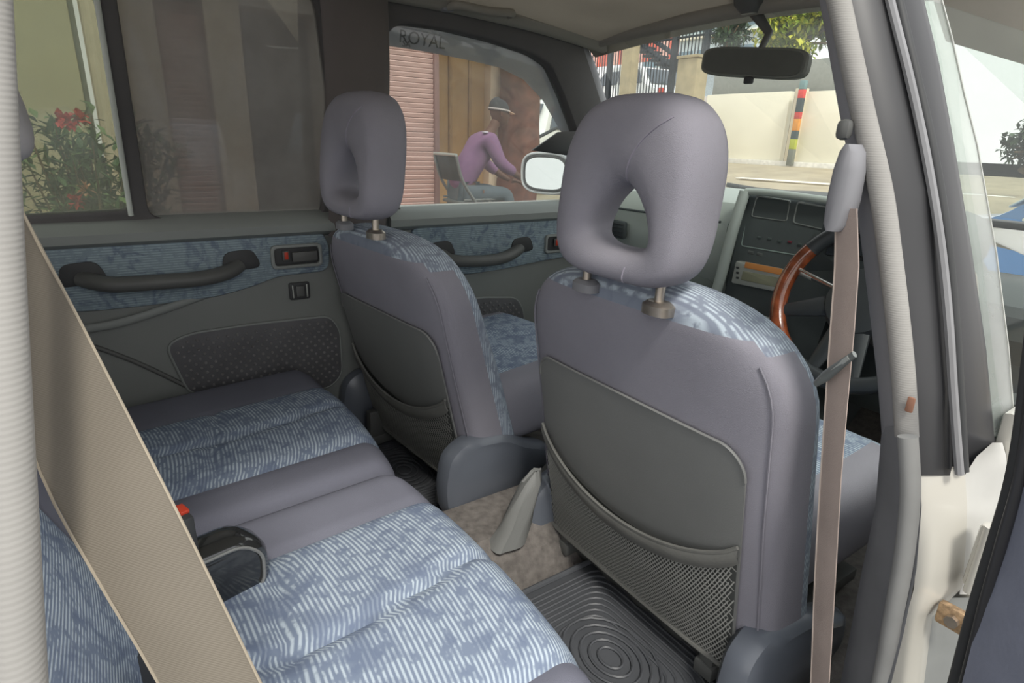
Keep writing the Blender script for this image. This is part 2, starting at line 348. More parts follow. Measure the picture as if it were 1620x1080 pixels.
# ================================================================ LEFT DOORS
def DY(px, py, x=-.68): p = at(px, py, 0, x); return (p.y, p.z)
def DF(x0, dirn=1): return lambda a, b, c: (x0+c*dirn, a, b)
def door(name, label, outl, ins_px, handle_px, bez, sw, grille_px, X=-.70):
    d = struct(name, label, 'door')
    fx = X+.025
    plate('door_card', M_door, outl, .03, DF(X-.005), bev=.006, parent=d)
    y0 = min(p[0] for p in outl)+.01; y1 = max(p[0] for p in outl)-.01
    led = [(X-.02, 1.085), (X+.035, 1.075), (X+.055, 1.055), (X+.052, 1.035), (X+.03, 1.02), (X-.02, 1.02)]
    bm = bmesh.new(); loft(bm, [[(x, y, z) for x, z in led] for y in (y0, (y0+y1)/2, y1)]); bmo('window_ledge', bm, M_doorl, d)
    ins = roundpoly([DY(*p, fx+.008) for p in ins_px], .03, 5)
    plate('fabric_insert', M_patd, ins, .016, DF(fx-.004), bev=.006, parent=d)
    # seam welt round the insert
    # pull handle
    hp = [at(*p, 0, fx+x) for p, x in handle_px]
    hh = empty_child('pull_handle', d)
    path = smoothpath(hp, 6); n = len(path)
    rad = [.022 if 0 < i < n-1 else .012 for i in range(n)]
    tube('grip', path, rad, M_dark, hh, flat=(.85, 1.0), seg=14, up=(0, 0, 1))
    for k in (-1, 0, 1):
        tube('rib', [p+V((.0165-.004*abs(k), 0, .010*k)) for p in path[int(n*.33):int(n*.70)]], .0035, mat('handle_rib', (130, 132, 128), .4), hh, seg=6)
    for e, s in ((hp[0], 1), (hp[-1], -1)):
        cup = roundpoly([(e.y-.045, e.z-.018), (e.y-.035, e.z+.035), (e.y+.035, e.z+.04), (e.y+.055, e.z-.01)], .02, 4)
        plate('cup', M_black, cup, .006, DF(fx+.011), bev=.002, parent=hh)
    # release lever in bezel
    a, b = DY(bez[0], bez[1], fx), DY(bez[2], bez[3], fx); y0, y1, z0, z1 = a[0], b[0], min(a[1], b[1]), max(a[1], b[1])
    oo = roundpoly([(y0, z0), (y1, z0), (y1, z1), (y0, z1)], .015, 4); k = .009
    ii = roundpoly([(y0+k, z0+k), (y1-k, z0+k), (y1-k, z1-k), (y0+k, z1-k)], .010, 4)
    bz = plate('release_bezel', M_doorl, oo, .014, DF(fx+.008), [ii], .003, d)
    plate('recess', M_black, ii, .003, DF(fx+.010), bev=.0005, parent=bz)
    box('lever', (fx+.020, (y0*.35+y1*.65), (z0+z1)/2-.002), (.008, (y1-y0)*.5, (z1-z0)*.42), M_dark, bz, .003)
    tag(box('lock_tab', (fx+.020, y0*.72+y1*.28, (z0+z1)/2+.004), (.008, .018, (z1-z0)*.4), M_dark, bz, .002), None)
    tag(box('lock_mark', (fx+.0255, y0*.72+y1*.28, (z0+z1)/2+.004), (.002, .010, (z1-z0)*.3), M_red, bz, .0005), 'small red mark of the lock tab')
    if sw:
        c = at(sw[0], sw[1], 0, fx); sh = plate('window_switch', M_black, roundpoly([(c.y-.028, c.z-.022), (c.y+.028, c.z-.022), (c.y+.028, c.z+.026), (c.y-.028, c.z+.026)], .006, 3), .008, DF(fx+.002), bev=.002, parent=d)
        box('rocker', (fx+.012, c.y, c.z+.002), (.008, .022, .030), M_dark, sh, .002)
        for s in (-1, 1): box('chrome_edge', (fx+.0115, c.y+s*.019, c.z+.002), (.004, .004, .036), M_silver, sh, .001)
    gp = [DY(*p, fx) for p in grille_px]; gr = roundpoly(gp, .03, 4)
    gpl = plate('lower_grille', mat('grille_plastic', (92, 92, 94), .6), gr, .014, DF(fx-.004), bev=.004, parent=d)
    tube('grille_rim', [(fx+.006, p[0], p[1]) for p in gr], .004, M_doorl, gpl, seg=6, closed=True)
    bm = bmesh.new(); ymin = min(p[0] for p in gp); ymax = max(p[0] for p in gp); zmin = min(p[1] for p in gp); zmax = max(p[1] for p in gp)
    def inside(y, z):
        c = False; n = len(gr)
        for i in range(n):
            a, b = gr[i], gr[i-1]
            if (a.y > z) != (b.y > z) and y < (b.x-a.x)*(z-a.y)/(b.y-a.y)+a.x: c = not c
        return c
    r = 0; z = zmin+.012
    while z < zmax:
        y = ymin+.012+(r % 2)*.012
        while y < ymax:
            if all(inside(y+dy, z+dz) for dy, dz in ((-.012, 0), (.012, 0), (0, .012), (0, -.012))):
                t = [bm.verts.new((fx+.0105, y+.0045*math.cos(q*math.pi/3), z+.0045*math.sin(q*math.pi/3))) for q in range(6)]
                u = [bm.verts.new((fx+.015, y+.0022*math.cos(q*math.pi/3), z+.0022*math.sin(q*math.pi/3))) for q in range(6)]
                for q in range(6): bm.faces.new((t[q], t[(q+1) % 6], u[(q+1) % 6], u[q]))
                bm.faces.new(u)
            y += .024
        z += .013; r += 1
    tag(bmo('dimple_field', bm, mat('dimples', (128, 126, 126), .5), gpl), kind='stuff')
    return d
rear_outl = [(-.40, .40), (.12, .40), (.60, .40), (.625, .50), (.625, 1.075), (-.40, 1.075)]
d1 = door('door_1', 'left rear door card with blue patterned insert behind the passenger seat', rear_outl,
     [(20, 368), (200, 366), (505, 362), (521, 385), (521, 428), (440, 437), (395, 455), (340, 470), (230, 484), (150, 492), (60, 496)],
     [((128, 440), .005), ((150, 446), .030), ((185, 450), .048), ((250, 446), .05), ((320, 440), .048), ((360, 430), .030), ((378, 418), .005)],
     (428, 425, 505, 382), (473, 460), [(262, 545), (300, 527), (400, 512), (520, 499), (536, 520), (540, 590), (520, 612), (300, 622)])
# armrest crease below insert
tube('armrest_edge', smoothpath([(-.665, -.10, .835), (-.655, .0, .842), (-.66, .10, .862), (-.672, .2, .885)], 5), .010, M_doorl, d1, flat=(1, .5))
tube('seat_belt_crease', smoothpath([(-.672, -.13, .84), (-.672, .02, .74), (-.672, .16, .62)], 4), .006, M_dark, d1)
rebase(d1, (-.70, .1, .40))
front_outl = [(.70, .38), (1.85, .38), (1.85, 1.075), (.70, 1.075)]
d2 = door('door_2', 'left front door card with pale blue insert beside the passenger seat', front_outl,
     [(650, 360), (690, 353), (885, 343), (1000, 340), (1010, 395), (900, 405), (850, 414), (800, 425), (740, 434), (690, 430), (650, 410)],
     [((695, 400), .005), ((712, 410), .030), ((735, 413), .045), ((770, 412), .045), ((795, 408), .045), ((812, 400), .030), ((822, 392), .005)],
     (857, 400, 915, 366), None, [(700, 480), (760, 470), (815, 470), (826, 490), (830, 560), (760, 560), (700, 540)])
rebase(d2, (-.70, 1.2, .40))
# left wing mirror outside
mr_ = thing('wing_mirror', 'oval left wing mirror with pale rim seen through the front window', 'mirror')
mc = at(866, 274, 0, -.90); mdir = V((.30, -.95, -.02)).normalized()
ma = V((0, 0, 1)).cross(mdir).normalized(); mb = mdir.cross(ma)
def oval(c, a, b, n=28, e=.62): return [c+ma*a*1.2*spow(math.cos(t*2*math.pi/n), e)+mb*b*spow(math.sin(t*2*math.pi/n), e) for t in range(n)]
bm = bmesh.new(); loft(bm, [oval(mc+mdir*.012, .092, .072), oval(mc+mdir*.0, .100, .080), oval(mc-mdir*.04, .092, .074), oval(mc-mdir*.08, .06, .05)]); bmo('housing', bm, M_trimg, mr_)
bm = bmesh.new(); loft(bm, [oval(mc+mdir*.014, .080, .062), oval(mc+mdir*.017, .079, .061)]); bmo('mirror_face', bm, M_mirror, mr_)
bm = bmesh.new(); add_tube(bm, oval(mc+mdir*.013, .094, .074), .0055, seg=8, closed=True); bmo('rim', bm, mat('pale_rim', (228, 228, 230), .3), mr_)
bm = bmesh.new(); add_tube(bm, oval(mc+mdir*.016, .082, .063), .0045, seg=8, closed=True); bmo('gasket', bm, M_blackp, mr_)
tube('mount', [mc-mdir*.03+V((0, 0, -.02)), V((-.74, 1.52, 1.12))], .03, M_blackp, mr_)
rebase(mr_)
# corner sail behind mirror
o = plate('trim_2', M_blackp, [LW(842, 238), LW(884, 209), LW(915, 207), LW(926, 236), LW(900, 246)], .01, LF(-.01), bev=.002); tag(o, 'dark triangular sail panel in the front window corner', kind='structure')
# assist grip over the left front window
gp_ = thing('assist_grip', 'beige grey assist grip on the roof rail above the left window', 'grip')
A = onp(712, 10, (-.52, 0, 1.6), (1, 0, -.0)); B = onp(806, 24, (-.52, 0, 1.6), (1, 0, 0))
tube('grip_bar', smoothpath([A+V((-.02, 0, 0)), A+(B-A)*.06+V((.03, 0, 0)), A+(B-A)*.5+V((.035, 0, -.004)), A+(B-A)*.94+V((.03, 0, 0)), B+V((-.02, 0, 0))], 6), .010, M_head, gp_, flat=(1, .8))
for q in (A, B): box('hinge_block', q+V((-.02, 0, .005)), (.03, .035, .03), M_trimg, gp_, .006)
rebase(gp_)
# ================================================================ FRONT SEATS
def ring(c, ax, ay, a, b, n=24, e=.5):
    return [c+ax*(a*spow(math.cos(k*2*math.pi/n), e))+ay*(b*spow(math.sin(k*2*math.pi/n), e)) for k in range(n)]
M_bend = mat('net_binding', (112, 112, 108), .5, bump=.2)
def front_seat(loc, twist, lean, label, hlean=.06, grp='front seats', sh=0):
    t = thing('front_seat', label, 'seat', loc, twist, grp)
    Hs = .638; zb = .46-loc[2]  # bottom of the back
    ca, sa = math.cos(lean), math.sin(lean)
    def B(u, v, d): return V((u, d*ca+(Hs-v)*sa, zb+v*ca+d*sa*0))
    def wv(v):
        vs = .47
        base = .292+.008*(1-min(v/.3, 1))
        if v <= vs: return base
        q = (v-vs)/(Hs+.004-vs); return base*(1-q**2.4)**(1/2.4) if q < 1 else 0
    def tv(v):  # half thickness
        t0 = .062 + .018*(1-v/Hs); q = max(0, (v-(Hs-.05))/.0525); return t0*math.sqrt(max(0, 1-q*q))
    dm = .085
    def rear(u, v):
        w_ = max(wv(v), .01); return dm-tv(v)*(max(0, 1-min(1, abs(u)/w_)**5))**(1/5)
    bm = bmesh.new(); rings = []; vs = [0, .02, .08, .16, .24, .32, .36, .40, .44, .47, .50, .525, .545, .565, .58, .592, .602, .610, .616, .6205]
    N = 56; vs = [v if v <= .5 else .5+(v-.5)*(Hs-.5)/.122 for v in vs]
    for v in vs:
        r = []
        for k in range(N):
            th = k*2*math.pi/N; cu, sn = math.cos(th), math.sin(th)
            u = wv(v)*spow(cu, .42); d = dm+tv(v)*spow(sn, .5)
            if sn > 0:  # front bolsters
                d += .085*max(0, abs(u)/.26-.55)*(1-max(0, v-.3)/.3)*sn
            if v == 0: u *= .97
            r.append(B(u, v, d))
        rings.append(r)
    R_ = loft(bm, rings); bm.faces.ensure_lookup_table()
    bmesh.ops.recalc_face_normals(bm, faces=bm.faces[:])
    idx = {v: (j, k) for j, r in enumerate(R_) for k, v in enumerate(r)}
    for f in bm.faces:
        jj = [idx[v] for v in f.verts if v in idx]; j = min(a for a, b in jj); kk = [b for a, b in jj]; k = min(kk) if max(kk)-min(kk) < 5 else N-1
        s_ = math.sin((k+.5)*2*math.pi/N)
        if len(f.verts) > 4: f.material_index = 1 if f.calc_center_median().z > .3 else 0
        elif s_ > .12 or j >= 14 or (j == 13 and s_ > -.3): f.material_index = 1
    bmo('backrest', bm, [M_plain, M_pats], t)
    # seams along the side of the back
    for s in (-1, 1):
        tube('seam', [B(s*wv(v)*.93, v, rear(s*wv(v)*.93, v)+.0005) for v in [.0+.02*i for i in range(29)]], .0016, M_plain, t, seg=6)
    # vinyl back panel
    def sheet(name, mt, ulo, uhi, vlo, vhi, off, nu=60, nv=12, parent=t, th=.004):
        bm = bmesh.new(); g = []
        for j in range(nv+1):
            row = []
            for i in range(nu+1):
                u = ulo+(uhi-ulo)*i/nu; a, b = vlo(u), vhi(u); v = a+(b-a)*j/nv
                row.append(bm.verts.new(B(u, v, rear(u, max(0, min(v, .5)))-off(u, v))))
            g.append(row)
        for j in range(nv):
            for i in range(nu): bm.faces.new((g[j][i], g[j][i+1], g[j+1][i+1], g[j+1][i]))
        bmesh.ops.recalc_face_normals(bm, faces=bm.faces[:]); bmesh.ops.solidify(bm, geom=bm.faces[:], thickness=th)
        return bmo(name, bm, mt, parent)
    um = .246
    def top(u): q = max(0, (abs(u)-.20)/(um-.20)); return .425-.05*(1-math.sqrt(max(0, 1-q*q)))
    pn = sheet('vinyl_panel', M_vinyl, -um, um, lambda u: -.01, top, lambda u, v: .004)
    tube('panel_welt', [B(u, top(u), rear(u, top(u))-.008) for u in [(-um+2*um*(.5-.5*math.cos(math.pi*i/60))) for i in range(61)]], .0030, M_vinyl, pn, seg=6)
    # pocket net hem sags in the middle
    def hem(u): return .255-.085*(1-((u-.0)/um)**2)**.8
    def sag(u, v): # stand-off of the pocket
        return .008+.022*max(0, 1-(u/um)**2)*min(1, max(0, v+.04)/.15)
    pk = sheet('pocket_hem', M_bend, -um, um, lambda u: hem(u)-.030, hem, lambda u, v: sag(u, v)+.004+.004*math.sin(math.pi*(v-hem(u)+.030)/.030), nv=5)
    tube('hem_cord', [B(u, hem(u), rear(u, hem(u))-sag(u, hem(u))-.007) for u in [(-um+2*um*i/30) for i in range(31)]], .0035, M_bend, pk, seg=6)
    nb = lambda u: -.02+.00*u
    # net: crossing strands
    bm = bmesh.new(); step = .0082; span = 2*um
    def NP(u, s, o=0): v = nb(u)+(hem(u)-.028-nb(u))*s; return B(u, v, rear(u, max(0, v))-sag(u, v)-.003-o), v
    for sg in (1, -1):
        k = -.30
        while k < span+.30:
            pts = []
            for j in range(13):
                s = j/12; u = -um+k+sg*s*.14
                if -um <= u <= um: pts.append(NP(u, s, .0006*sg)[0])
            for a, b in zip(pts[:-1], pts[1:]):
                d = (b-a).normalized(); p = d.cross(V((0, 1, 0))).normalized()*.0011
                q = [bm.verts.new(x) for x in (a-p, b-p, b+p, a+p)]; bm.faces.new(q)
            k += step
    tag(bmo('pocket_net', bm, M_net, t, recalc=False), kind='stuff')
    sheet('net_backing', mat('net_backing', (74, 76, 74), .8), -um+.003, um-.003, nb, lambda u: hem(u)-.02, lambda u, v: .0075, th=.001)
    # pocket bottom piping + loose flap down to the floor
    tube('bottom_piping', [B(u, nb(u), rear(u, 0)-.013) for u in [(-um+2*um*i/20) for i in range(21)]], .005, M_bend, t, seg=8)
    bm = bmesh.new(); g = []
    for j in range(5):
        s = j/4; g.append([bm.verts.new(B(u, -.02-.085*s, rear(u, 0)-.008-.006*math.sin(u*70+s*2)*s+.035*s)) for u in [(-um+2*um*i/24) for i in range(25)]])
    for j in range(4):
        for i in range(24): bm.faces.new((g[j][i], g[j][i+1], g[j+1][i+1], g[j+1][i]))
    bmesh.ops.solidify(bm, geom=bm.faces[:], thickness=.004); bmo('lower_flap', bm, M_vinyl, t)
    # cushion
    bm = bmesh.new(); y0 = Hs*sa+.05; y1 = y0+.46; sec = []
    for y in [y0, y0+.02, y0+.1, y0+.2, y0+.3, y0+.38, y1-.04, y1-.01, y1]:
        q = min(1, (y1-y)/.06); zt = .70-loc[2]+.03*(y-.1)/.5-.03*(1-math.sqrt(1-(1-q)**2)); zb_ = .52-loc[2]
        hw = .27-.02*(1-min(1, (y1-y)/.05))
        r = []
        for k in range(40):
            th = k*2*math.pi/40; cu, sn = math.cos(th), math.sin(th); u = hw*spow(cu, .4); z = (zt+zb_)/2+(zt-zb_)/2*spow(sn, .4)
            if sn > 0: z += .03*max(0, abs(u)/.26-.6)*sn
            r.append(V((u, y+(.60-0)*0, z)))
        sec.append(r)
    loft(bm, sec); bmesh.ops.recalc_face_normals(bm, faces=bm.faces[:])
    for f in bm.faces:
        c = f.calc_center_median()
        if abs(c.x) < .20 and f.normal.z > .3: f.material_index = 1
    bmo('seat_cushion', bm, [M_plain, M_pat], t)
    # plastic side shields and rails
    for s in (-1, 1):
        bm = bmesh.new(); secs = []
        for (x, k) in ((0, .85), (.012, .97), (.035, 1), (.055, .95), (.066, .82)):
            prof = [(-.045, .50), (-.03, .585), (.03, .615), (.14, .60), (.22, .55), (.30, .52), (.30, .46), (.16, .40), (.02, .39), (-.035, .42)]
            rp_ = roundpoly(prof, .03, 3); cy = sum(p.x for p in rp_)/len(rp_); cz = sum(p.y for p in rp_)/len(rp_)
            secs.append([V((s*(.245+x), .105+cy+(p.x-cy)*k, sh+cz+(p.y-cz)*k-loc[2])) for p in rp_])
        loft(bm, secs); bmo('side_shield', bm, M_shield, t)
        box('seat_rail', (s*.2, .36, .405-loc[2]), (.04, .50, .03), M_dark, t, .005)
        box('rail_bracket', (s*.2, .15, .45-loc[2]), (.03, .07, .10), M_dark, t, .006)
    # headrest with an opening
    hr = empty_child('headrest', t)
    def hc(u, v, d): return V((u, -.02+d+(v-.12)*.10, 1.085-.45+v))
    n = 64; M_ = 20; Hh = .27; bm = bmesh.new(); grid = []
    for i in range(n):
        th = i*2*math.pi/n; cu, sn = math.cos(th), math.sin(th)
        oz = .138+.138*spow(sn, .48 if sn < 0 else .78); ow = .138*spow(cu, .46 if sn < 0 else .64)*(1+.02*(1-oz/Hh)) 
        # inner hole: rounded triangle, apex up
        iz = .098+.048*spow(sn, .9); iw = .082*spow(cu, .8)*(1-.70*max(0, min(1, (iz-.06)/.085)))
        c_u, c_z = (ow+iw)/2, (oz+iz)/2; dr = V((ow-iw, 0, oz-iz)); L_ = dr.length/2; dr.normalize()
        dh = .050+.006*sn
        row = []
        for j in range(M_):
            ph = j*2*math.pi/M_; cp_h = math.cos(ph); rr = L_*(spow(cp_h, .60) if cp_h > 0 else cp_h); dd = dh*spow(math.sin(ph), .70)
            row.append(bm.verts.new(hc(c_u+dr.x*rr, c_z+dr.z*rr, .055+dd)))
        grid.append(row)
    for i in range(n):
        for j in range(M_): bm.faces.new((grid[i][j], grid[(i+1) % n][j], grid[(i+1) % n][(j+1) % M_], grid[i][(j+1) % M_]))
    bmesh.ops.recalc_face_normals(bm, faces=bm.faces[:])
    from mathutils.bvhtree import BVHTree
    bv_ = BVHTree.FromBMesh(bm)
    hb = bmo('padding', bm, M_plain, hr)
    # seams on the headrest back
    def onpad(u, v):
        h_ = bv_.ray_cast(hc(u, v, -.3), V((0, 1, 0))); return h_[0]
    def seam(pts):
        q = [onpad(p.x, p.z) for p in smoothpath([V((u, 0, v)) for u, v, d in pts], 8)]; q = [x for x in q if x]
        if len(q) > 2: tube('seam', q, .0018, mat('seam_thread', (150, 146, 158), .9), hr, seg=6)
    seam([(.012, .152, 0), (.03, .185, 0), (.055, .215, 0), (.09, .24, 0)])
    seam([(.045, .030, .010), (.042, .02, .008), (.040, .006, .022)])
    for s in (-1, 1):
        tube('post', [hc(s*.082, .02, .055), hc(s*.082, -.035, .058)], .0075, M_metal, hr)
        bm = bmesh.new(); c0 = hc(s*.082, -.024, .058)
        loft(bm, [ring(c0+V((0, 0, z)), V((1, 0, 0)), V((0, 1, 0)), a, b, 16, .7) for z, a, b in ((-.014, .026, .018), (.0, .026, .018), (.006, .018, .012))])
        bmo('post_guide', bm, M_metal if s > 0 else M_trimg, hr)
    return t
drv = front_seat((.330, .655, .45), math.radians(0), math.radians(10.5), 'driver seat with net pocket nearest the steering wheel, in front of the white door pillar', sh=-.055)
pas = front_seat((-.372, .488, .47), math.radians(5), math.radians(14.5), 'front passenger seat beside the left doors, further from the camera')

# ================================================================ REAR SEATS (split bench)
def rear_seat(x0, x1, px0, px1, label, side):
    """x0..x1 extent, px0..px1 patterned part"""
    t = thing('bench_seat', label, 'seat', group='halves of the rear bench')
    nx, ny = 44, 40; bm = bmesh.new()
    def top(x, y):
        z = .645+.030*(y+.1)/.55
        ex = min(x-x0, x1-x); r = .045
        if ex < r: z -= r*.8*(1-math.sqrt(max(0, 1-(1-ex/r)**2)))
        z += .018*math.sin(math.pi*min(1, max(0, (x-px0)/(px1-px0))))**.6 if px0 < x < px1 else 0
        # stitched grooves in the patterned field
        if px0 < x < px1:
            for gx in ((px0*.5+px1*.5),):
                z -= .010*math.exp(-((x-gx-.02*math.sin(y*9))/.010)**2)
            z -= .008*math.exp(-((y-.13-.02*math.sin(x*12))/.010)**2)
        for gx in (px0, px1): z -= .006*math.exp(-((x-gx)/.008)**2)
        return z
    prof = []
    for j in range(ny+1):   # along the surface from the rear to the front and down
        s = j/ny
        if s < .72: prof.append((-.14+(.445-.055+.14)*s/.72, 0, 0))
        else:
            a = (s-.72)/.28*math.pi*.5
            prof.append((.39+.055*math.sin(a), -.075*(1-math.cos(a)), 1))
    for q in range(1, 6): prof.append((.445-.012*q, -.075-.028*q, 1))
    g = []
    for (y, dz, e) in prof:
        g.append([bm.verts.new((x0+(x1-x0)*i/nx, y-.02*(abs((i/nx)-.5)*2)**6, top(x0+(x1-x0)*i/nx, min(y, .39))+dz)) for i in range(nx+1)])
    for j in range(len(g)-1):
        for i in range(nx):
            f = bm.faces.new((g[j][i], g[j][i+1], g[j+1][i+1], g[j+1][i])); c = f.calc_center_median()
            if px0 < c.x < px1 and (j < ny*.93 or True): f.material_index = 1
    # underside / sides
    z_ = .46
    bot = [bm.verts.new((v.co.x, v.co.y, z_)) for v in g[0]]; bot2 = [bm.verts.new((v.co.x, v.co.y, z_)) for v in g[-1]]
    for i in range(nx):
        bm.faces.new((g[0][i], bot[i], bot[i+1], g[0][i+1])); bm.faces.new((g[-1][i], g[-1][i+1], bot2[i+1], bot2[i]))
    for ii in (0, nx):
        loop = [g[j][ii] for j in range(len(g))]+[bot2[ii], bot[ii]]; bm.faces.new(loop)
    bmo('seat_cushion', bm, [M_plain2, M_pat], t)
    # backrest
    Hb = .46; lean = math.radians(22)
    def Q(x, v, d): return V((x, -.055-v*math.sin(lean)+d*math.cos(lean), .64+v*math.cos(lean)+d*math.sin(lean)))
    bm = bmesh.new(); g = []; nv = 24
    for j in range(nv+1):
        v = -.03+(Hb+.03)*j/nv; row = []
        q = max(0, (v-(Hb-.06))/.06)
        for i in range(nx+1):
            x = x0+(x1-x0)*i/nx; ex = min(x-x0, x1-x); d = .02 - .04*(1-math.sqrt(max(0, 1-q*q)))
            if ex < .04: d -= .03*(1-math.sqrt(max(0, 1-(1-ex/.04)**2)))
            if px0 < x < px1: d += .02*math.sin(math.pi*(x-px0)/(px1-px0))**.6
            row.append(bm.verts.new(Q(x, v, d)))
        g.append(row)
    for j in range(nv):
        for i in range(nx):
            f = bm.faces.new((g[j][i], g[j][i+1], g[j+1][i+1], g[j+1][i])); c = f.calc_center_median()
            if px0 < c.x < px1 and j < nv-2: f.material_index = 1
    back = [[bm.verts.new(Q(x0+(x1-x0)*i/nx, v, -.10)) for i in range(nx+1)] for v in (-.03, Hb-.01)]
    for i in range(nx):
        bm.faces.new((back[0][i], back[0][i+1], back[1][i+1], back[1][i]))
        bm.faces.new((g[-1][i], g[-1][i+1], back[1][i+1], back[1][i])); bm.faces.new((g[0][i], g[0][i+1], back[0][i+1], back[0][i]))
    for ii in (0, nx): bm.faces.new([g[j][ii] for j in range(nv+1)]+[back[1][ii], back[0][ii]])
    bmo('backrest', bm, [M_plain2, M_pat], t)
    xc = (px0+px1)/2; hr = empty_child('headrest', t); bm = bmesh.new()
    secs = []
    for k in range(13):
        a = -math.pi/2+math.pi*k/12; zz = .085*spow(math.sin(a), .8); sc = max(.03, math.cos(a))**.5
        secs.append([V((xc+.13*sc*spow(math.cos(b*2*math.pi/28), .6), -.125+.06*sc*spow(math.sin(b*2*math.pi/28), .7)-zz*.15, 1.315+zz)) for b in range(28)])
    loft(bm, secs); bmo('padding', bm, mat('rear_headrest_fabric', (206, 204, 208), .9, bump=.3, bscale=800), hr)
    for s in (-1, 1): tube('post', [(xc+s*.06, -.135, 1.26), (xc+s*.06, -.19, 1.02)], .007, M_metal, hr)
    rebase(t); return t
rs_r = rear_seat(.012, .635, .155, .56, 'nearest half of the rear bench with blue striped cushion', 1)
rs_l = rear_seat(-.625, .008, -.44, -.112, 'far half of the rear bench beside the left rear door', -1)

# buckles / hinge cover on the split
t = thing('hinge_cover', 'rounded glossy black plastic cover standing on the rear bench split beside the beige belt', 'cover')
c = V((.20, .055, .70)); bm = bmesh.new()
M3 = Matrix.Rotation(math.radians(12), 3, 'Z')
prof = roundpoly([(-.075, -.05), (.075, -.05), (.078, .02), (.045, .052), (-.06, .052)], .03, 5)
secs = []
for x, k in ((-.030, .80), (-.024, .93), (-.012, 1), (.012, 1), (.024, .93), (.030, .80)):
    secs.append([c+M3 @ V((x, p.x*k, p.y*k)) for p in prof])
loft(bm, secs); bmo('shell', bm, M_gloss, t)
tube('edge_bead', [c+M3 @ V((.031, p.x*.82, p.y*.82)) for p in prof], .0025, M_vinyl, t, seg=6, closed=True)
tube('screw_cap', [c+M3 @ V((.028, -.03, .0)), c+M3 @ V((.035, -.03, 0))], .009, M_metal, t)
rebase(t)
def buckle(p, ang, label):
    t = thing('belt_buckle', label, 'buckle', p, ang)
    box('housing', (0, 0, .03), (.045, .022, .07), M_black, t, .006); box('release_button', (0, .004, .067), (.022, .012, .006), M_red, t, .002)
    tube('stalk', [(0, 0, -.0), (0, -.01, -.06)], .008, M_black, t, seg=8); return t
buckle(at(284, 812, 1, .03)+V((-.02, -.0, -.075)), .3, 'black seat belt buckle with red button peeping out behind the beige belt')
buckle(at(262, 1050, 2, .76)+V((0, 0, -.04)), 1.0, 'black seat belt buckle low beside the nearest striped backrest')

# ================================================================ BEIGE REAR BELT (near the camera)
def webbing(name, mt, L, Rr, parent, th=.0012, sub=1):
    bm = bmesh.new(); rings = []
    for a, b in zip(L, Rr):
        n = (b-a).cross(V((0, 0, 1))).normalized(); m1 = (a+b)/2
        rings.append([a, a*.5+m1*.5+n*.0006, m1+n*.001, b*.5+m1*.5+n*.0006, b, b+n*-th, m1+n*-th, a+n*-th])
    loft(bm, rings); return bmo(name, bm, mt, parent)
t = thing('rear_seat_belt', 'wide beige seat belt hanging across the left foreground', 'seat belt')
Lp, Rp = [], []
for (lx_, rx_, yy, d1_, d2_) in ((-205, -120, 0, .33, .33), (-110, 35, 335, .315, .31), (-20, 122, 500, .31, .305), (65, 250, 750, .295, .29), (150, 330, 910, .285, .285), (250, 412, 1080, .285, .285), (380, 530, 1330, .29, .29)):
    Lp.append(CAM+ray(lx_, yy)*d1_); Rp.append(CAM+ray(rx_, yy)*d2_)
webbing('webbing', M_webb, Lp, Rp, t)
for P_, nm in ((Rp, 'edge_hem'), (Lp, 'edge_hem')):
    tube(nm, smoothpath(P_, 4), .0007, mat('belt_edge', (150, 140, 124), .7), t, seg=6)
rebase(t)

# ================================================================ RIGHT SIDE: rear pillar seal, centre pillar, doors
wr = struct('wall_right', 'right side of the car body around the open rear doorway', 'wall')
# rear pillar seal close to the camera
p = [CAM+ray(-32, -160)*.26, CAM+ray(-22, 0)*.258, CAM+ray(3, 540)*.25, CAM+ray(32, 1080)*.245, CAM+ray(50, 1400)*.24]
tube('doorway_seal', smoothpath(p, 6), .0092, M_seal, wr, flat=(1, 1), seg=16)
# inner rear pillar trim behind that seal
q = [x+V((-.012, -.055, 0)) for x in p]; tube('rear_pillar_trim', smoothpath(q, 4), .045, M_trimg, wr, flat=(.4, 1), seg=14, up=(1, 0, .2))
def band(name, rows, mt, parent, th=.02, bulge=.0, n=6, seal=None):
    """strip between two edge lines; rows = (yp, xl, depthy_l, xr, depthy_r): pixel edges at real car depths y"""
    bm = bmesh.new(); rings = []
    for (yp, xl, dl, xr, dr) in rows:
        a = at(xl, yp, 1, dl); b = at(xr, yp, 1, dr); ax = (b-a); nn = (CAM-(a+b)/2).normalized()
        r = []
        for i in range(n+1): s = i/n; r.append(a+ax*s+nn*(bulge*math.sin(math.pi*s)))
        for i in range(n, -1, -1): s = i/n; s = .03+.94*s; r.append(a+ax*s-nn*th)
        rings.append(r)
    loft(bm, rings); return bmo(name, bm, mt, parent)
# inner trim of the pillar (upper)
band('inner_trim', [(-60, 1284, .74, 1310, .74), (0, 1296, .74, 1318, .74), (180, 1328, .74, 1352, .73), (300, 1352, .74, 1380, .73), (480, 1374, .74, 1404, .73), (600, 1388, .74, 1416, .73), (700, 1396, .74, 1428, .73)], M_trimg, wr, .05, .006)
# ribbed seal
rows = [(-60, 1298, 1334), (0, 1309, 1344), (90, 1330, 1362), (180, 1350, 1381), (300, 1378, 1408), (400, 1392, 1423), (500, 1404, 1435), (600, 1414, 1445), (690, 1421, 1448)]
bm = bmesh.new(); add_tube(bm, smoothpath([at((a+b)/2, y, 1, .715) for y, a, b in rows], 5), .0118, seg=16, flat=(1, 1)); bmo('doorway_seal', bm, M_seal, wr)
box('seal_tear', at(1440, 640, 1, .70), (.008, .004, .018), mat('torn_edge', (150, 110, 90), .9), wr, .002)
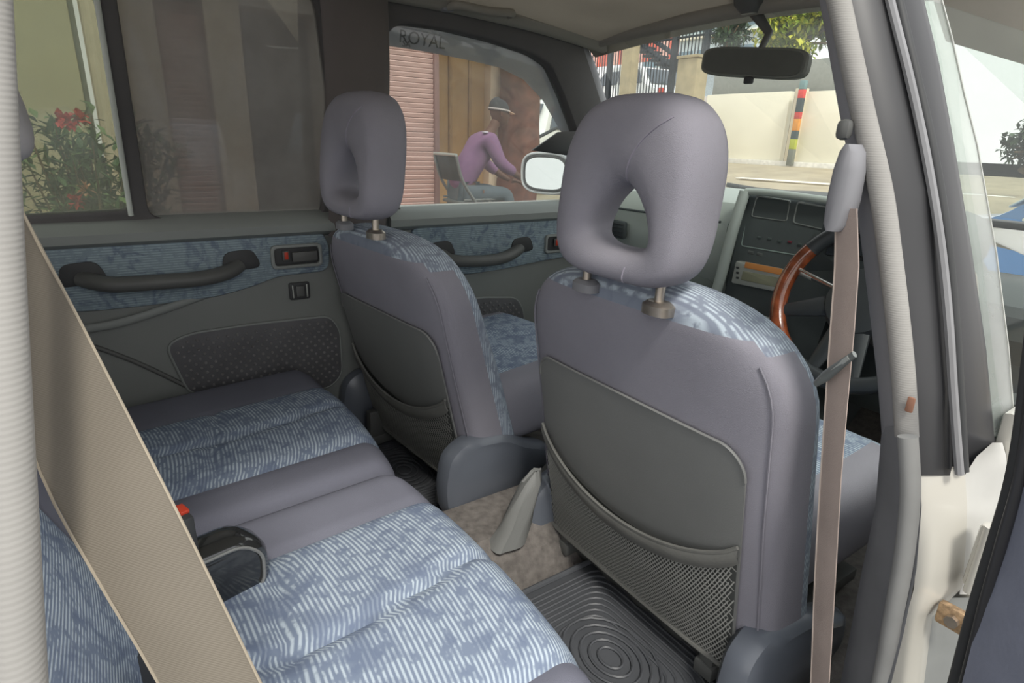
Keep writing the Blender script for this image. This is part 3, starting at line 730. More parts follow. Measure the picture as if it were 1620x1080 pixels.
# black outer pillar face
band('pillar_face', [(-60, 1322, .74, 1395, .78), (0, 1334, .74, 1408, .78), (180, 1374, .74, 1450, .78), (300, 1400, .74, 1476, .78), (400, 1416, .74, 1490, .785), (500, 1430, .74, 1504, .79), (620, 1441, .74, 1512, .79), (752, 1446, .74, 1521, .80)], M_blackp, wr, .03, .004)
tube('pillar_highlight', smoothpath([at(x, y, 1, .775) for x, y in ((1396, -60), (1408, 0), (1438, 120), (1464, 240), (1486, 370), (1500, 500), (1508, 620), (1518, 750))], 5), .0050, mat('highlight_grey', (132, 132, 134), .4), wr, seg=8)  # thin grey tube stands in for the highlight along the pillar edge
tube('pillar_seal', smoothpath([at(x, y, 1, .79) for x, y in ((1408, -60), (1420, 0), (1448, 120), (1475, 240), (1496, 370), (1509, 500), (1517, 620), (1524, 745))], 5), .006, M_black, wr, seg=10)
# lower trim and seal
band('lower_trim', [(675, 1396, .74, 1436, .72), (700, 1393, .74, 1452, .715), (800, 1385, .74, 1458, .71), (900, 1364, .74, 1450, .70), (1000, 1345, .74, 1430, .69), (1100, 1326, .74, 1405, .68), (1300, 1290, .74, 1360, .67)], mat('lower_trim_grey', (118, 119, 122), .6), wr, .05, .01)
tube('lower_seal', smoothpath([at(x, y, 1, .69) for x, y in ((1436, 690), (1440, 780), (1430, 880), (1412, 980), (1394, 1080), (1350, 1280))], 5), .010, mat('seal_grey', (138, 138, 136), .7), wr, seg=12)
# white painted pillar base and sill
band('painted_pillar', [(738, 1448, .745, 1526, .80), (800, 1455, .745, 1530, .80), (860, 1452, .74, 1528, .80), (930, 1446, .73, 1522, .80), (975, 1434, .72, 1475, .79), (1080, 1405, .70, 1462, .78), (1300, 1350, .68, 1420, .76)], M_white, wr, .04, .0, n=4)
band('hinge_face', [(700, 1570, .81, 1586, .83), (722, 1545, .805, 1592, .83), (752, 1526, .80, 1594, .83), (800, 1528, .80, 1590, .83), (880, 1526, .80, 1580, .83), (940, 1518, .80, 1560, .83)], mat('shaded_white_paint', (200, 199, 194), .3, coat=.3), wr, .03)
band('hinge_recess', [(945, 1478, .79, 1562, .84), (1000, 1470, .79, 1550, .84), (1080, 1460, .78, 1530, .84), (1300, 1420, .76, 1480, .84)], mat('grey_sealer', (132, 134, 132), .7), wr, .03)
c = at(1510, 978, 1, .775); br = box('check_bracket', c, (.036, .012, .030), mat('rusty_metal', (168, 142, 112), .6, .5, var=.5, vscale=140), wr, .004)
tube('check_bolt', [c, c+V((0, -.012, 0))], .0075, M_metal, br, seg=8)
c = at(1556, 880, 1, .79); hg = box('door_hinge', c, (.022, .02, .085), M_white, wr, .006)
tube('hinge_pin', [c+V((.0, -.012, -.045)), c+V((0, -.012, .045))], .006, M_white, hg, seg=10)
rebase(wr, (.70, .3, .4))

# driver belt
t = thing('driver_seat_belt', 'brown seat belt hanging from the centre pillar behind the steering wheel', 'seat belt')
Lp, Rp = [], []
for (yy, a, b, d) in ((330, 1322, 1355, .695), (420, 1321, 1358, .690), (520, 1314, 1351, .685), (640, 1306, 1340, .68), (760, 1298, 1330, .675), (900, 1290, 1322, .67), (1000, 1286, 1316, .665), (1080, 1283, 1311, .66), (1250, 1275, 1300, .65)):
    Lp.append(at(a, yy, 1, d)); Rp.append(at(b, yy, 1, d-.012))
webbing('webbing', M_web2, Lp, Rp, t)
tube('edge_hem', smoothpath(Lp, 3), .0012, mat('belt_edge2', (190, 176, 165), .7), t, seg=6)
c = at(1338, 300, 1, .695); bm = bmesh.new()
loft(bm, [ring(c+V((0, 0, z)), V((1, 0, 0)), V((0, 1, 0)), a, .018, 16, .7) for z, a in ((-.045, .008), (-.038, .013), (-.01, .015), (.02, .014), (.04, .010), (.048, .004))]); bmo('guide_cover', bm, M_trimg, t)
c = at(1336, 205, 1, .70); box('height_knob', c, (.016, .014, .022), M_dark, t, .006)
a, b = at(1290, 607, 1, .675), at(1352, 560, 1, .655); tube('latch_tongue', [a, a*.7+b*.3, b], [.004, .0068, .004], mat('tongue_grey', (120, 124, 122), .4, .3), t, flat=(1, .6), seg=10)
tube('tongue_slot', [a*.8+b*.2, a*.1+b*.9], .0035, M_silver, t, seg=8)
rebase(t)

# right front door: rear frame, glass and visor seen edge on
d4 = struct('door_4', 'closed right front door behind the black centre pillar', 'door')
band('rear_frame', [(-60, 1414, .80, 1452, .84), (0, 1425, .80, 1462, .84), (100, 1447, .80, 1486, .84), (230, 1473, .80, 1510, .84), (400, 1503, .80, 1538, .84), (550, 1519, .80, 1560, .84), (700, 1528, .81, 1574, .85), (745, 1526, .81, 1570, .85)], M_blackp, d4, .02, .004)
plate('outer_skin', M_white, [(.86, .45), (1.9, .45), (1.9, 1.04), (.86, 1.0)], .03, lambda a, b, c: (.80+c, a, b), bev=.008, parent=d4)
# glass standing in the door plane
g1 = [at(1462, 0, 1, .86), at(1485, 100, 1, .86), at(1509, 230, 1, .86), at(1538, 400, 1, .86), at(1556, 550, 1, .86), at(1572, 690, 1, .86)]
bm = bmesh.new(); rows = []
for p in g1: rows.append([p, p+V((.004, .5, 0)), p+V((.006, 1.0, 0)), p+V((.010, 1.0, 0)), p+V((.010, .5, 0)), p+V((.004, 0, 0))])
loft(bm, rows); bmo('window_glass', bm, G_door, d4)
band('rain_visor', [(-60, 1450, .86, 1474, .90), (0, 1460, .86, 1489, .90), (60, 1474, .86, 1504, .90), (150, 1494, .86, 1524, .90), (230, 1508, .86, 1546, .90), (400, 1538, .86, 1576, .90), (550, 1556, .86, 1595, .90), (690, 1572, .86, 1606, .90)], G_frost, d4, .003)
tube('visor_edge', [at(x, y, 1, .90) for x, y in ((1490, 0), (1506, 60), (1526, 150), (1546, 230), (1576, 400), (1595, 550), (1606, 690))], .0012, M_silver, d4, seg=6)
box('outer_handle', at(1590, 650, 1, .93), (.02, .10, .03), M_black, d4, .008)
box('handle_chrome', at(1582, 668, 1, .91), (.01, .05, .02), M_chrome, d4, .004)
rebase(d4, (.8, 1.3, .45))

# right rear door standing open
d3 = struct('door_3', 'open right rear door with blue grey inner panel at the right edge', 'door')
def rowdoor(yp, xa, xb, da, db): return (yp, xa, da, xb, db)
band('inner_panel', [(770, 1604, .70, 1680, .66), (860, 1580, .70, 1680, .66), (960, 1552, .69, 1680, .65), (1080, 1522, .68, 1680, .64), (1250, 1480, .66, 1680, .62)], mat('door_panel_blue', (122, 126, 140), .6, bump=.2), d3, .03, .004)
tube('door_seal', smoothpath([at(x, y, 1, .71) for x, y in ((1640, 480), (1625, 600), (1612, 700), (1596, 780), (1572, 860), (1542, 960), (1510, 1080), (1470, 1230))], 5), .0065, M_black, d3, seg=10)
tube('door_seal', smoothpath([at(x, y, 1, .69) for x, y in ((1650, 560), (1630, 660), (1612, 760), (1584, 860), (1556, 960), (1526, 1080), (1486, 1230))], 5), .005, M_blackp, d3, seg=10)
band('window_corner', [(480, 1640, .70, 1700, .66), (600, 1622, .70, 1700, .66), (720, 1608, .70, 1690, .66), (775, 1600, .70, 1680, .66)], M_black, d3, .02)
rebase(d3, (.95, .68, .45))
# ================================================================ DASHBOARD AND FRONT OF THE CABIN
dash = thing('dashboard', 'grey green dashboard with vents and dark centre stack below the windscreen', 'dashboard')
# upper body: cross sections along x
def dsec(x, k=1.0):
    P = [(2.08, 1.13), (1.90, 1.150), (1.74, 1.155), (1.64, 1.125), (1.60, 1.06), (1.60, .96), (1.64, .86), (1.72, .80), (1.95, .78), (2.08, .90)]
    dz = .15*max(0, min(1, (x-.27)/.12)); return [V((x, y-.02*(1-abs(x)/.7), z-(dz if z > 1.0 else 0))) for y, z in P]
bm = bmesh.new(); loft(bm, [dsec(x) for x in (-.69, -.4, -.14)]); bmo('passenger_pad', bm, M_dash, dash)
bm = bmesh.new(); loft(bm, [dsec(x) for x in (.13, .27, .33, .39, .52, .69)]); bmo('driver_pad', bm, M_dashd, dash)
# centre stack
CSY = 1.60
def stack_frame(a, b, c): return (a, CSY+(b-1.0)*.14-c, b)
def cs(px, py):
    p = onp(px, py, (0, CSY, 1.0), (0, 1, -.14)); return (p.x, p.z)
bm = bmesh.new(); x0, x1 = cs(1186, 370)[0]-.03, .22
loft(bm, [[V((x, y, z)) for y, z in ((CSY+.03, 1.17), (CSY+.005, 1.145), (CSY-.03, .86), (CSY-.05, .80), (CSY-.05, .46), (CSY+.3, .46), (CSY+.35, 1.16))] for x in (x0, x0+.03, x1-.02, x1)])
bmo('centre_stack', bm, M_dashd, dash)
tube('stack_rail', smoothpath([V((x0, CSY-.005, 1.165)), V((x0-.004, CSY-.03, 1.05)), V((x0-.01, CSY-.05, .90)), V((x0-.02, CSY-.07, .78))], 6), .016, M_dash, dash, seg=12)
tube('stack_top_rail', smoothpath([V((x0, CSY, 1.165)), V((0, CSY-.004, 1.168)), V((x1, CSY, 1.16))], 6), .010, M_dash, dash)
def bez(name, pxs, mt, c0, depth, hole=None, parent=dash, r=.008, bev=.002):
    o = [cs(*p) for p in pxs]; o = roundpoly(o, r, 3)
    hs = []
    if hole:
        c = sum(o, V((0, 0)))/len(o); hs = [[p+(c-p).normalized()*hole for p in o]]
    return plate(name, mt, o, depth, lambda a, b, c_: stack_frame(a, b, c0+c_), hs, bev, parent)
# vents
for k, pxs in enumerate(([(1202, 308), (1256, 317), (1250, 350), (1192, 342)], [(1266, 318), (1330, 330), (1330, 368), (1258, 352)])):
    vb = bez('vent', pxs, M_doorl, .002, .014, .005)
    bez('vent_recess', [(x+(0), y) for x, y in pxs], M_black, .001, .003, parent=vb)
    a, b, c_, d_ = [V(cs(*p)) for p in pxs]
    for i in range(1, 6):
        s = i/6; p, q = a.lerp(d_, s), b.lerp(c_, s); p, q = p.lerp(q, .05), p.lerp(q, .95)
        tube('slat', [V(stack_frame(p.x, p.y, .010)), V(stack_frame(q.x, q.y, .010))], .0022, mat('slat_grey', (116, 122, 118), .5), vb, seg=6, flat=(1, .5))
    bez('vent_frame', pxs, M_silver if k else M_dash, .010, .004, .003, parent=vb)
# radio bay
rb = bez('radio', [(1186, 352), (1330, 375), (1330, 412), (1178, 386)], M_black, .002, .010)
bez('radio_rim', [(1184, 350), (1332, 373), (1332, 414), (1176, 388)], mat('pale_rim_green', (150, 166, 160), .4), .006, .008, .004, parent=rb)
for i, (px_, py_) in enumerate(((1206, 375), (1222, 377), (1238, 381), (1254, 382), (1270, 386))):
    c = cs(px_, py_); box('button', stack_frame(c[0], c[1], .014), (.012, .004, .006), mat('dim_button', (84, 94, 92), .5) if i != 3 else mat('dim_red_button', (120, 50, 62), .5), rb, .001)
tag(rb, None)
cp = bez('control_panel', [(1180, 391), (1320, 416), (1318, 438), (1174, 410)], mat('control_panel_dark', (50, 60, 60), .5), .002, .008)
for (px_, py_) in ((1192, 399), (1206, 402), (1258, 412), (1274, 415)):
    c = cs(px_, py_); box('switch', stack_frame(c[0], c[1], .011), (.020, .006, .010), mat('switch_grey', (96, 100, 98), .5), cp, .002)
# silver cassette unit
su = bez('cassette_unit', [(1172, 411), (1246, 425), (1246, 462), (1164, 446)], M_silver, .004, .020)
tag(su, 'silver audio unit with an orange strip')
bez('orange_strip', [(1188, 413), (1246, 424), (1246, 434), (1186, 422)], M_orange, .024, .003, parent=su, r=.002, bev=.0005)
bez('display', [(1184, 427), (1246, 439), (1246, 455), (1180, 441)], M_lcd, .024, .002, parent=su, r=.002, bev=.0005)
for i in range(3):
    c = cs(1175, 422+i*8); box('button', stack_frame(c[0], c[1], .026), (.008, .004, .006), M_black, su, .001)
# lower unit (gear surround) and console
lu = bez('lower_unit', [(1150, 476), (1250, 502), (1262, 560), (1232, 560), (1150, 500)], mat('console_silver', (140, 142, 142), .35), .05, .02)
bez('lower_display', [(1180, 496), (1240, 514), (1236, 540), (1176, 512)], mat('dark_display', (52, 48, 62), .2), .07, .004, parent=lu)
for i in range(3):
    c = cs(1247, 528+i*12); box('button', stack_frame(c[0], c[1], .075), (.008, .004, .008), M_silver, lu, .001)
# passenger side vent
p = at(975, 362, 1, 1.58); pv = box('side_vent', p, (.10, .02, .065), M_dashd, dash, .01)
for i in range(4): box('slat', p+V((0, -.012, -.021+.014*i)), (.085, .006, .003), M_black, pv, .001)
tube('seam_line', smoothpath([(-.68, 1.60, 1.06), (-.4, 1.585, 1.065), (-.16, 1.575, 1.07)], 4), .004, M_dashd, dash)
box('lower_driver_panel', (.46, 1.72, .74), (.46, .12, .26), M_dashd, dash, .03)
box('glove_box', (-.42, 1.70, .78), (.48, .18, .22), mat('glove_grey', (120, 128, 124), .6), dash, .03)
# instrument cowl
ic = empty_child('instrument_cowl', dash)
bm = bmesh.new(); loft(bm, [[V((.34+.145*spow(math.cos(a), .7), y, 1.09+s*.085*spow(math.sin(a), .7))) for a in [k*2*math.pi/28 for k in range(28)]] for y, s in ((1.50, .9), (1.54, 1), (1.72, .9))])
bmo('hood', bm, M_dashd, ic)
box('dial_glass', (.34, 1.498, 1.085), (.24, .006, .09), M_gloss, ic, .003)
rebase(dash)
# steering column + stalks
sc = thing('steering_column', 'dark steering column shroud with two pale stalks', 'steering column')
wc = V((.375, 1.40, .965)); ax = V((0, -.90, .42)).normalized()
bm = bmesh.new(); add_tube(bm, [wc-ax*.03, wc-ax*.12, wc-ax*.30], [.045, .060, .065], seg=16); bmo('shroud', bm, M_dark, sc)
for s in (-1, 1):
    b = wc-ax*.05; tube('stalk', [b, b+V((s*.09, 0, .03)), b+V((s*.16, -.01, .05))], .006, M_dark, sc, seg=8)
    tube('stalk_tip', [b+V((s*.145, -.008, .046)), b+V((s*.175, -.012, .054))], .008, M_silver, sc, seg=10)
rebase(sc)
# steering wheel
sw = thing('steering_wheel', 'steering wheel with burl wood and black leather rim', 'steering wheel')
e1 = V((1, 0, 0)); e2 = ax.cross(e1).normalized(); e2 = e2 if e2.z > 0 else -e2
RW = .192
def wp(a, r=RW): return wc+e1*(r*math.cos(a))+e2*(r*math.sin(a))
def arc(name, a0, a1, mt, r=.0155):
    n = max(4, int(abs(a1-a0)/.08)); return tube(name, [wp(math.radians(a0)+(math.radians(a1)-math.radians(a0))*i/n) for i in range(n+1)], r, mt, sw, seg=14)
arc('wood_rim', 148, 236, M_wood, .0195); arc('wood_rim', -56, 32, M_wood, .0195)
arc('leather_rim', 32, 148, M_leather, .0190); arc('leather_rim', 236, 304, M_leather, .0190)
for a in (148, 236, -56, 32): 
    q = math.radians(a); tube('rim_ring', [wp(q-.012), wp(q+.012)], .0205, M_black, sw, seg=14)
bm = bmesh.new(); add_tube(bm, [wc-ax*.03, wc-ax*.005, wc+ax*.015, wc+ax*.022], [.075, .085, .075, .05], seg=24); bmo('hub_pad', bm, M_leather, sw)
for a in (200, -20, 255, 285): 
    q = math.radians(a); tube('spoke', [wc+e1*.06*math.cos(q)+e2*.06*math.sin(q), wp(q, RW-.005)], [.028, .014], M_leather, sw, flat=(.5, 1), seg=10, up=ax)
for a in (165, 15):
    q = math.radians(a); tube('chrome_trim', [wc+e1*.07*math.cos(q)+e2*.07*math.sin(q)+ax*.018, wp(q, RW-.02)+ax*.008], .004, M_chrome, sw, seg=8)
rebase(sw)
# gear console, handbrake
gc = thing('centre_console', 'dark centre console between the front seats', 'console')
bm = bmesh.new(); loft(bm, [[V((-.05, y, .455)), V((-.048, y, z-.02)), V((-.035, y, z)), V((.035, y, z)), V((.048, y, z-.02)), V((.05, y, .455))] for y, z in ((.82, .50), (.9, .56), (1.2, .60), (1.5, .66))]); bmo('body', bm, M_dark, gc)
tube('gear_lever', [V((0, 1.35, .62)), V((0, 1.33, .78))], .008, M_metal, gc); tube('gear_knob', smoothpath([V((0, 1.33, .76)), V((0, 1.325, .80)), V((0, 1.32, .84))], 3), [.014, .018, .022, .025, .024, .02, .012][:7], M_leather, gc)
tube('handbrake', [V((.0, .95, .56)), V((0, 1.05, .60)), V((0, 1.12, .64))], [.014, .014, .016], M_leather, gc)
rebase(gc)
# windscreen glass and pillars
ws = [(-.61, 1.395, 1.585), (0, 1.40, 1.615), (.62, 1.43, 1.585), (.71, 2.08, 1.12), (0, 2.12, 1.13), (-.71, 1.95, 1.12)]
bm = bmesh.new(); tp = [V(ws[0]).lerp(V(ws[1]), t) for t in (0, .5, 1)]+[V(ws[1]).lerp(V(ws[2]), t) for t in (.5, 1)]; bt = [V(ws[5]).lerp(V(ws[4]), t) for t in (0, .5, 1)]+[V(ws[4]).lerp(V(ws[3]), t) for t in (.5, 1)]
a = [bm.verts.new(p) for p in tp]; b = [bm.verts.new(p) for p in bt]
for i in range(4): bm.faces.new((a[i], a[i+1], b[i+1], b[i]))
bmesh.ops.solidify(bm, geom=bm.faces[:], thickness=.005)
tag(bmo('window_4', bm, G_clear), 'windscreen glass above the dashboard', kind='structure')
tube('trim_3', smoothpath([V((-.60, 1.375, 1.585)), V((0, 1.385, 1.610)), V((.60, 1.41, 1.585))], 6), .020, M_head, flat=(1, .8)); tag(bpy.data.objects['trim_3'], 'grey header trim along the top of the windscreen', kind='structure')
tube('trim_4', smoothpath([V((.60, 1.44, 1.60)), V((.64, 1.62, 1.47)), V((.70, 1.9, 1.27)), V((.74, 2.10, 1.12))], 5), .04, M_trimg, flat=(1, .6)); tag(bpy.data.objects['trim_4'], 'grey right front pillar trim beside the windscreen', kind='structure')
# cowl + bonnet
box('trim_5', (0, 2.13, 1.105), (1.4, .06, .02), M_black, None, .005); tag(bpy.data.objects['trim_5'], 'black strip at the foot of the windscreen', kind='structure')
bm = bmesh.new(); g = []
for y in (2.15, 2.4, 2.7, 2.95, 3.0): g.append([bm.verts.new((x, y, 1.095-(.03 if x < 0 else .16)*(x/.7)**2-.05*(y-2.15)-(.1 if y > 2.97 else 0))) for x in (-.78, -.7, -.35, 0, .35, .7, .78)])
for j in range(4):
    for i in range(6): bm.faces.new((g[j][i], g[j][i+1], g[j+1][i+1], g[j+1][i]))
bmesh.ops.solidify(bm, geom=bm.faces[:], thickness=.02)
o = bmo('bonnet', bm, M_white); tag(o, 'white bonnet of the car beyond the windscreen', kind='structure')
wpz = thing('windscreen_wiper', 'black wiper lying along the foot of the windscreen', 'wiper')
tube('wiper_blade', [at(1150, 292, 1, 2.11), at(1345, 325, 1, 2.14)], .009, M_black, wpz, flat=(1, .5)); tube('wiper_arm', [at(1170, 296, 1, 2.10), at(1260, 305, 1, 2.10)], .006, M_black, wpz)
tube('pivot_cap', [at(1178, 303, 1, 2.08)+V((0, 0, -.02)), at(1178, 303, 1, 2.08)+V((0, 0, .006))], .016, M_dash, wpz); rebase(wpz)
# interior mirror
im = thing('rear_view_mirror', 'wide dark rear view mirror hanging at the windscreen', 'mirror')
c = (at(1112, 97, 1, 1.36)+at(1280, 102, 1, 1.36))/2; hw = (at(1280, 102, 1, 1.36)-at(1112, 97, 1, 1.36)).length/2
hh_ = .034; dx = (at(1280, 103, 1, 1.36)-at(1112, 97, 1, 1.36)).normalized(); up_ = V((0, .1, 1)).normalized(); nn_ = dx.cross(up_)
def mr2(o, k, kk): return [c+nn_*o+dx*((hw*k)*spow(math.cos(t*2*math.pi/40), .35))+up_*(hh_*kk*spow(math.sin(t*2*math.pi/40), .5)) for t in range(40)]
bm = bmesh.new(); loft(bm, [mr2(.008, .97, .92), mr2(.004, 1, 1), mr2(-.012, .99, .97), mr2(-.03, .8, .6)]); bmo('housing', bm, mat('mirror_shell', (112, 114, 108), .6), im)
bm = bmesh.new(); loft(bm, [mr2(.0085, .93, .84), mr2(.010, .925, .83)]); bmo('mirror_face', bm, mat('dark_mirror_face', (92, 94, 90), .35, .0), im)
box('dip_tab', c+V((.005, -.01, -hh_-.006)), (.022, .014, .016), M_black, im, .004)
tube('stem', [c+V((0, .02, .02)), c+V((.0, .05, .07)), at(1188, 10, 1, 1.40)], [.008, .010, .016], M_dark, im, seg=10)
bm = bmesh.new(); q = at(1190, 8, 1, 1.38); loft(bm, [ring(q+V((0, 0, z)), V((1, 0, 0)), V((0, 1, 0)), a, b, 20) for z, a, b in ((.03, .04, .04), (0, .036, .035), (-.02, .02, .018))]); bmo('mount', bm, M_dark, im)
rebase(im)
vc = thing('visor_clip', 'small grey sun visor clip at the corner of the headliner', 'clip')
q = onp(925, 52, (0, 1.40, 1.58), (0, 1, 0)); bm = bmesh.new(); loft(bm, [ring(q+V((0, 0, z)), V((1, 0, 0)), V((0, 1, 0)), a, a, 16) for z, a in ((.03, .03), (.005, .028), (-.012, .014))]); bmo('clip_body', bm, M_trimg, vc); rebase(vc)
sv_ = thing('sun_visor', 'beige driver sun visor at the upper right corner', 'sun visor')
A, B = at(1505, 60, 1, 1.36), at(1650, 102, 1, 1.33); TL = at(1487, 0, 1, 1.33); ex = (B-A); ey = (TL-A); ez = ex.normalized().cross(ey.normalized())
plate('visor_pad', mat('visor_beige', (236, 229, 214), .85, var=.05), roundpoly([(0, 0), (1.3, 0), (1.3, 2.2), (0, 2.2)], .03, 4), .016, lambda a, b, c: tuple(A+ex*a+ey*b+ez*(c*.9)), bev=.002, parent=sv_)
box('visor_clip', at(1493, 24, 1, 1.345), (.008, .012, .014), M_dark, sv_, .003)
rebase(sv_)
# ---------------------------------------------------------------- floor mats
def floor_mat(x0, x1, y0, y1, z, label):
    t = thing('floor_mat', label, 'floor mat', group='black rubber floor mats')
    box('mat_sheet', ((x0+x1)/2, (y0+y1)/2, z+.006), (x1-x0, y1-y0, .012), M_mat, t, .005)
    o = roundpoly([(x0+.01, y0+.01), (x1-.01, y0+.01), (x1-.01, y1-.01), (x0+.01, y1-.01)], .04, 5)
    tube('raised_rim', [(p.x, p.y, z+.014) for p in o], .007, M_mat, t, seg=8, closed=True)
    bm = bmesh.new()
    for k in range(9):
        d = .035+.012*k; 
        if x1-x0-2*d < .03 or y1-y0-2*d < .03: break
        o = roundpoly([(x0+d, y0+d), (x1-d, y0+d), (x1-d, y1-d), (x0+d, y1-d)], .05, 5); add_tube(bm, [(p.x, p.y, z+.013) for p in o], .0028, seg=5, closed=True)
    cx, cy = (x0+x1)/2, (y0+y1)/2
    for r in (.02, .035, .05, .065, .08): add_tube(bm, [(cx+1.3*r*math.cos(a*.3), cy+r*math.sin(a*.3), z+.015) for a in range(21)], .0028, seg=5, closed=True)
    tag(bmo('tread_ribs', bm, M_mat, t), kind='stuff'); rebase(t); return t
floor_mat(.17, .64, .47, .86, .365, 'black ribbed rubber mat on the floor behind the driver seat')
floor_mat(-.64, -.17, .44, .80, .365, 'black ribbed rubber mat on the floor behind the passenger seat')
# carpet flap / cable boot on the tunnel
t = thing('handbrake_boot', 'crumpled grey cloth boot on the tunnel between the front seats', 'boot')
b0 = at(832, 852, 2, .46)+V((-.03, -.02, 0)); bm = bmesh.new(); loft(bm, [ring(b0+V((0, .02*k, .045*k)), V((1, 0, 0)), V((0, 1, 0)), a, b, 18, .8) for k, a, b in ((-.4, .03, .045), (.6, .026, .035), (1.5, .022, .03), (2.6, .016, .02), (3.2, .008, .01))])
for i, v in enumerate(bm.verts): v.co += V((random.uniform(-.004, .004), random.uniform(-.004, .004), 0))
bmo('cloth', bm, M_vinyl, t); rebase(t)
# ================================================================ OUTSIDE, LEFT: house front, porch, person
FX = -4.6
def fz(px, py, x=FX): return at(px, py, 0, x)
M_cream = mat('cream_wall', (206, 203, 194), .9, var=.06, vscale=2); M_col = mat('cream_column', (226, 214, 188), .85, var=.05)
M_yell = mat('yellow_green_wall', (194, 188, 154), .9, var=.08, vscale=2); M_tan = mat('tan_wall', (176, 146, 98), .8, var=.10, vscale=4); M_shut = mat('pink_shutter', (206, 172, 162), .6, var=.04, vscale=3)
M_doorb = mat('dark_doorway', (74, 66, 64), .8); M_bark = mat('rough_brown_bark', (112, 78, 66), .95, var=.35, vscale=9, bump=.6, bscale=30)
house = thing('house_front', 'cream house front with roller shutters and dark doorway left of the car', 'house')
def yy(px, x=FX): return at(px, 250, 0, x).y
def wallblock(name, ya, yb, mt, x=FX, z0=0, z1=3.4, th=.25): return box(name, (x-th/2, (ya+yb)/2, (z0+z1)/2), (th, abs(yb-ya), z1-z0), mt, house, .01)
wallblock('wall', -2.2, yy(150), M_yell, -4.4)
wallblock('column', yy(168), yy(277), M_col, z1=3.4, th=.35)
wallblock('wall', yy(268), yy(352), M_cream, x=FX-.3)
wallblock('column', yy(350), yy(402), M_col, th=.35)
wallblock('lintel', yy(160), yy(720), M_cream, x=FX-.02, z0=2.22, z1=3.4)
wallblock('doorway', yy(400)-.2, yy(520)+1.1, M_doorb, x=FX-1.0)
wallblock('column', yy(512), yy(600), M_cream)
def shutter(ya, yb, x, n=44, z0=.35, z1=2.30):
    bm = bmesh.new()
    for i in range(n):
        z = z0+(z1-z0)*(i+.5)/n; add_box(bm, (x, (ya+yb)/2, z), (.02, abs(yb-ya), (z1-z0)/n*.86), .004, Matrix.Rotation(.35, 3, 'Y'), 1)
    add_box(bm, (x-.02, (ya+yb)/2, (z0+z1)/2), (.01, abs(yb-ya), z1-z0))
    tag(bmo('shutter_slats', bm, M_shut, house), kind='stuff')
    box('shutter_guide', (x+.02, yb, (z0+z1)/2), (.05, .05, z1-z0), mat('guide_brown', (128, 96, 90), .6), house, .006)
shutter(yy(277), yy(350), FX-.10); shutter(yy(560), yy(689), FX)
wallblock('side_wall', yy(689)-.02, yy(696), mat('dark_jamb', (126, 98, 90), .8), x=FX, th=1.7)
X2 = -6.3
def y2(px): return at(px, 250, 0, X2).y
wallblock('recess_wall', y2(660), y2(768), M_tan, x=X2); wallblock('door_post', y2(765), y2(781), M_col, x=X2+.15, th=.3)
wallblock('recess_ceiling', yy(696), y2(840), M_cream, x=FX-.2, z0=3.0, z1=3.4, th=2.2)
for px_ in (712, 742): box('panel_stile', (X2+.01, y2(px_), 1.5), (.03, .05, 2.4), mat('stile_tan', (160, 132, 90), .8), house, .01)
tube('water_pipe', [(FX+.02, yy(152), .0), (FX+.02, yy(152), 3.2)], .03, mat('pipe_grey', (140, 146, 132), .6), house)
rebase(house, (FX, 1.0, 0))
# rough brown trunk-like pillar
bp2 = thing('rough_pillar', 'rough dark brown pillar beyond the seated person', 'pillar')
ya, yb = y2(781), y2(835); bm = bmesh.new(); cx_, cy_ = X2+.35, (ya+yb)/2-.12; rr_ = (yb-ya)/2*.92
rings = []
for k in range(15):
    z = k*.25; rings.append([V((cx_+(rr_+random.uniform(-.03, .03))*math.cos(a*2*math.pi/20), cy_+(rr_+random.uniform(-.03, .03))*math.sin(a*2*math.pi/20), z)) for a in range(20)])
loft(bm, rings); bmo('shaft', bm, M_bark, bp2)
rebase(bp2)
o = box('porch', (-5.6, 1.6, .17), (3.6, 8.4, .34), M_porch, None, .02); tag(o, 'low red tiled porch in front of the house', kind='structure')

# ---- person
def skin(name, verts, edges, rad, mt, parent, root=0, sub=2):
    me = bpy.data.meshes.new(name); me.from_pydata([tuple(v) for v in verts], edges, []); o = link(name, me, mt, parent, False)
    sk = o.modifiers.new('skin', 'SKIN'); sk.use_smooth_shade = True
    for i, r in enumerate(rad):
        s = me.skin_vertices[0].data[i]; s.radius = r if isinstance(r, tuple) else (r, r); s.use_root = (i == root)
    ss = o.modifiers.new('sub', 'SUBSURF'); ss.levels = sub; ss.render_levels = sub
    return o
hip = at(727, 292, 0, -3.85); GZ = .34
per = thing('person', 'person in a purple long sleeved shirt and dark cap, leaning forward on a folding chair', 'person', (hip.x, hip.y, GZ), -.19)
# local frame: +y forward, x to the right, z up
M_skin = mat('brown_skin', (98, 66, 52), .6, var=.05); M_shirt = mat('purple_shirt', (132, 96, 128), .9, var=.12, vscale=9); M_trs = mat('grey_trousers', (92, 100, 106), .9, var=.1, vscale=9)
bv = [(0, 0, .50), (0, .05, .66), (0, .16, .84), (0, .26, .98), (0, .31, 1.06), (0, .345, 1.13), (0, .38, 1.20),          # 0-6 spine, neck, skull base
      (-.17, .25, 1.00), (-.22, .33, .80), (-.19, .52, .66), (-.15, .60, .62),           # 7-10 left arm
      (.17, .25, 1.00), (.22, .33, .80), (.19, .54, .68), (.14, .64, .64),               # 11-14 right arm
      (-.10, .02, .48), (-.16, .42, .50), (-.15, .42, .10), (-.15, .50, .03), (-.15, .60, .02),
      (.10, .02, .48), (.16, .44, .50), (.16, .48, .10), (.16, .56, .03), (.16, .66, .02)]
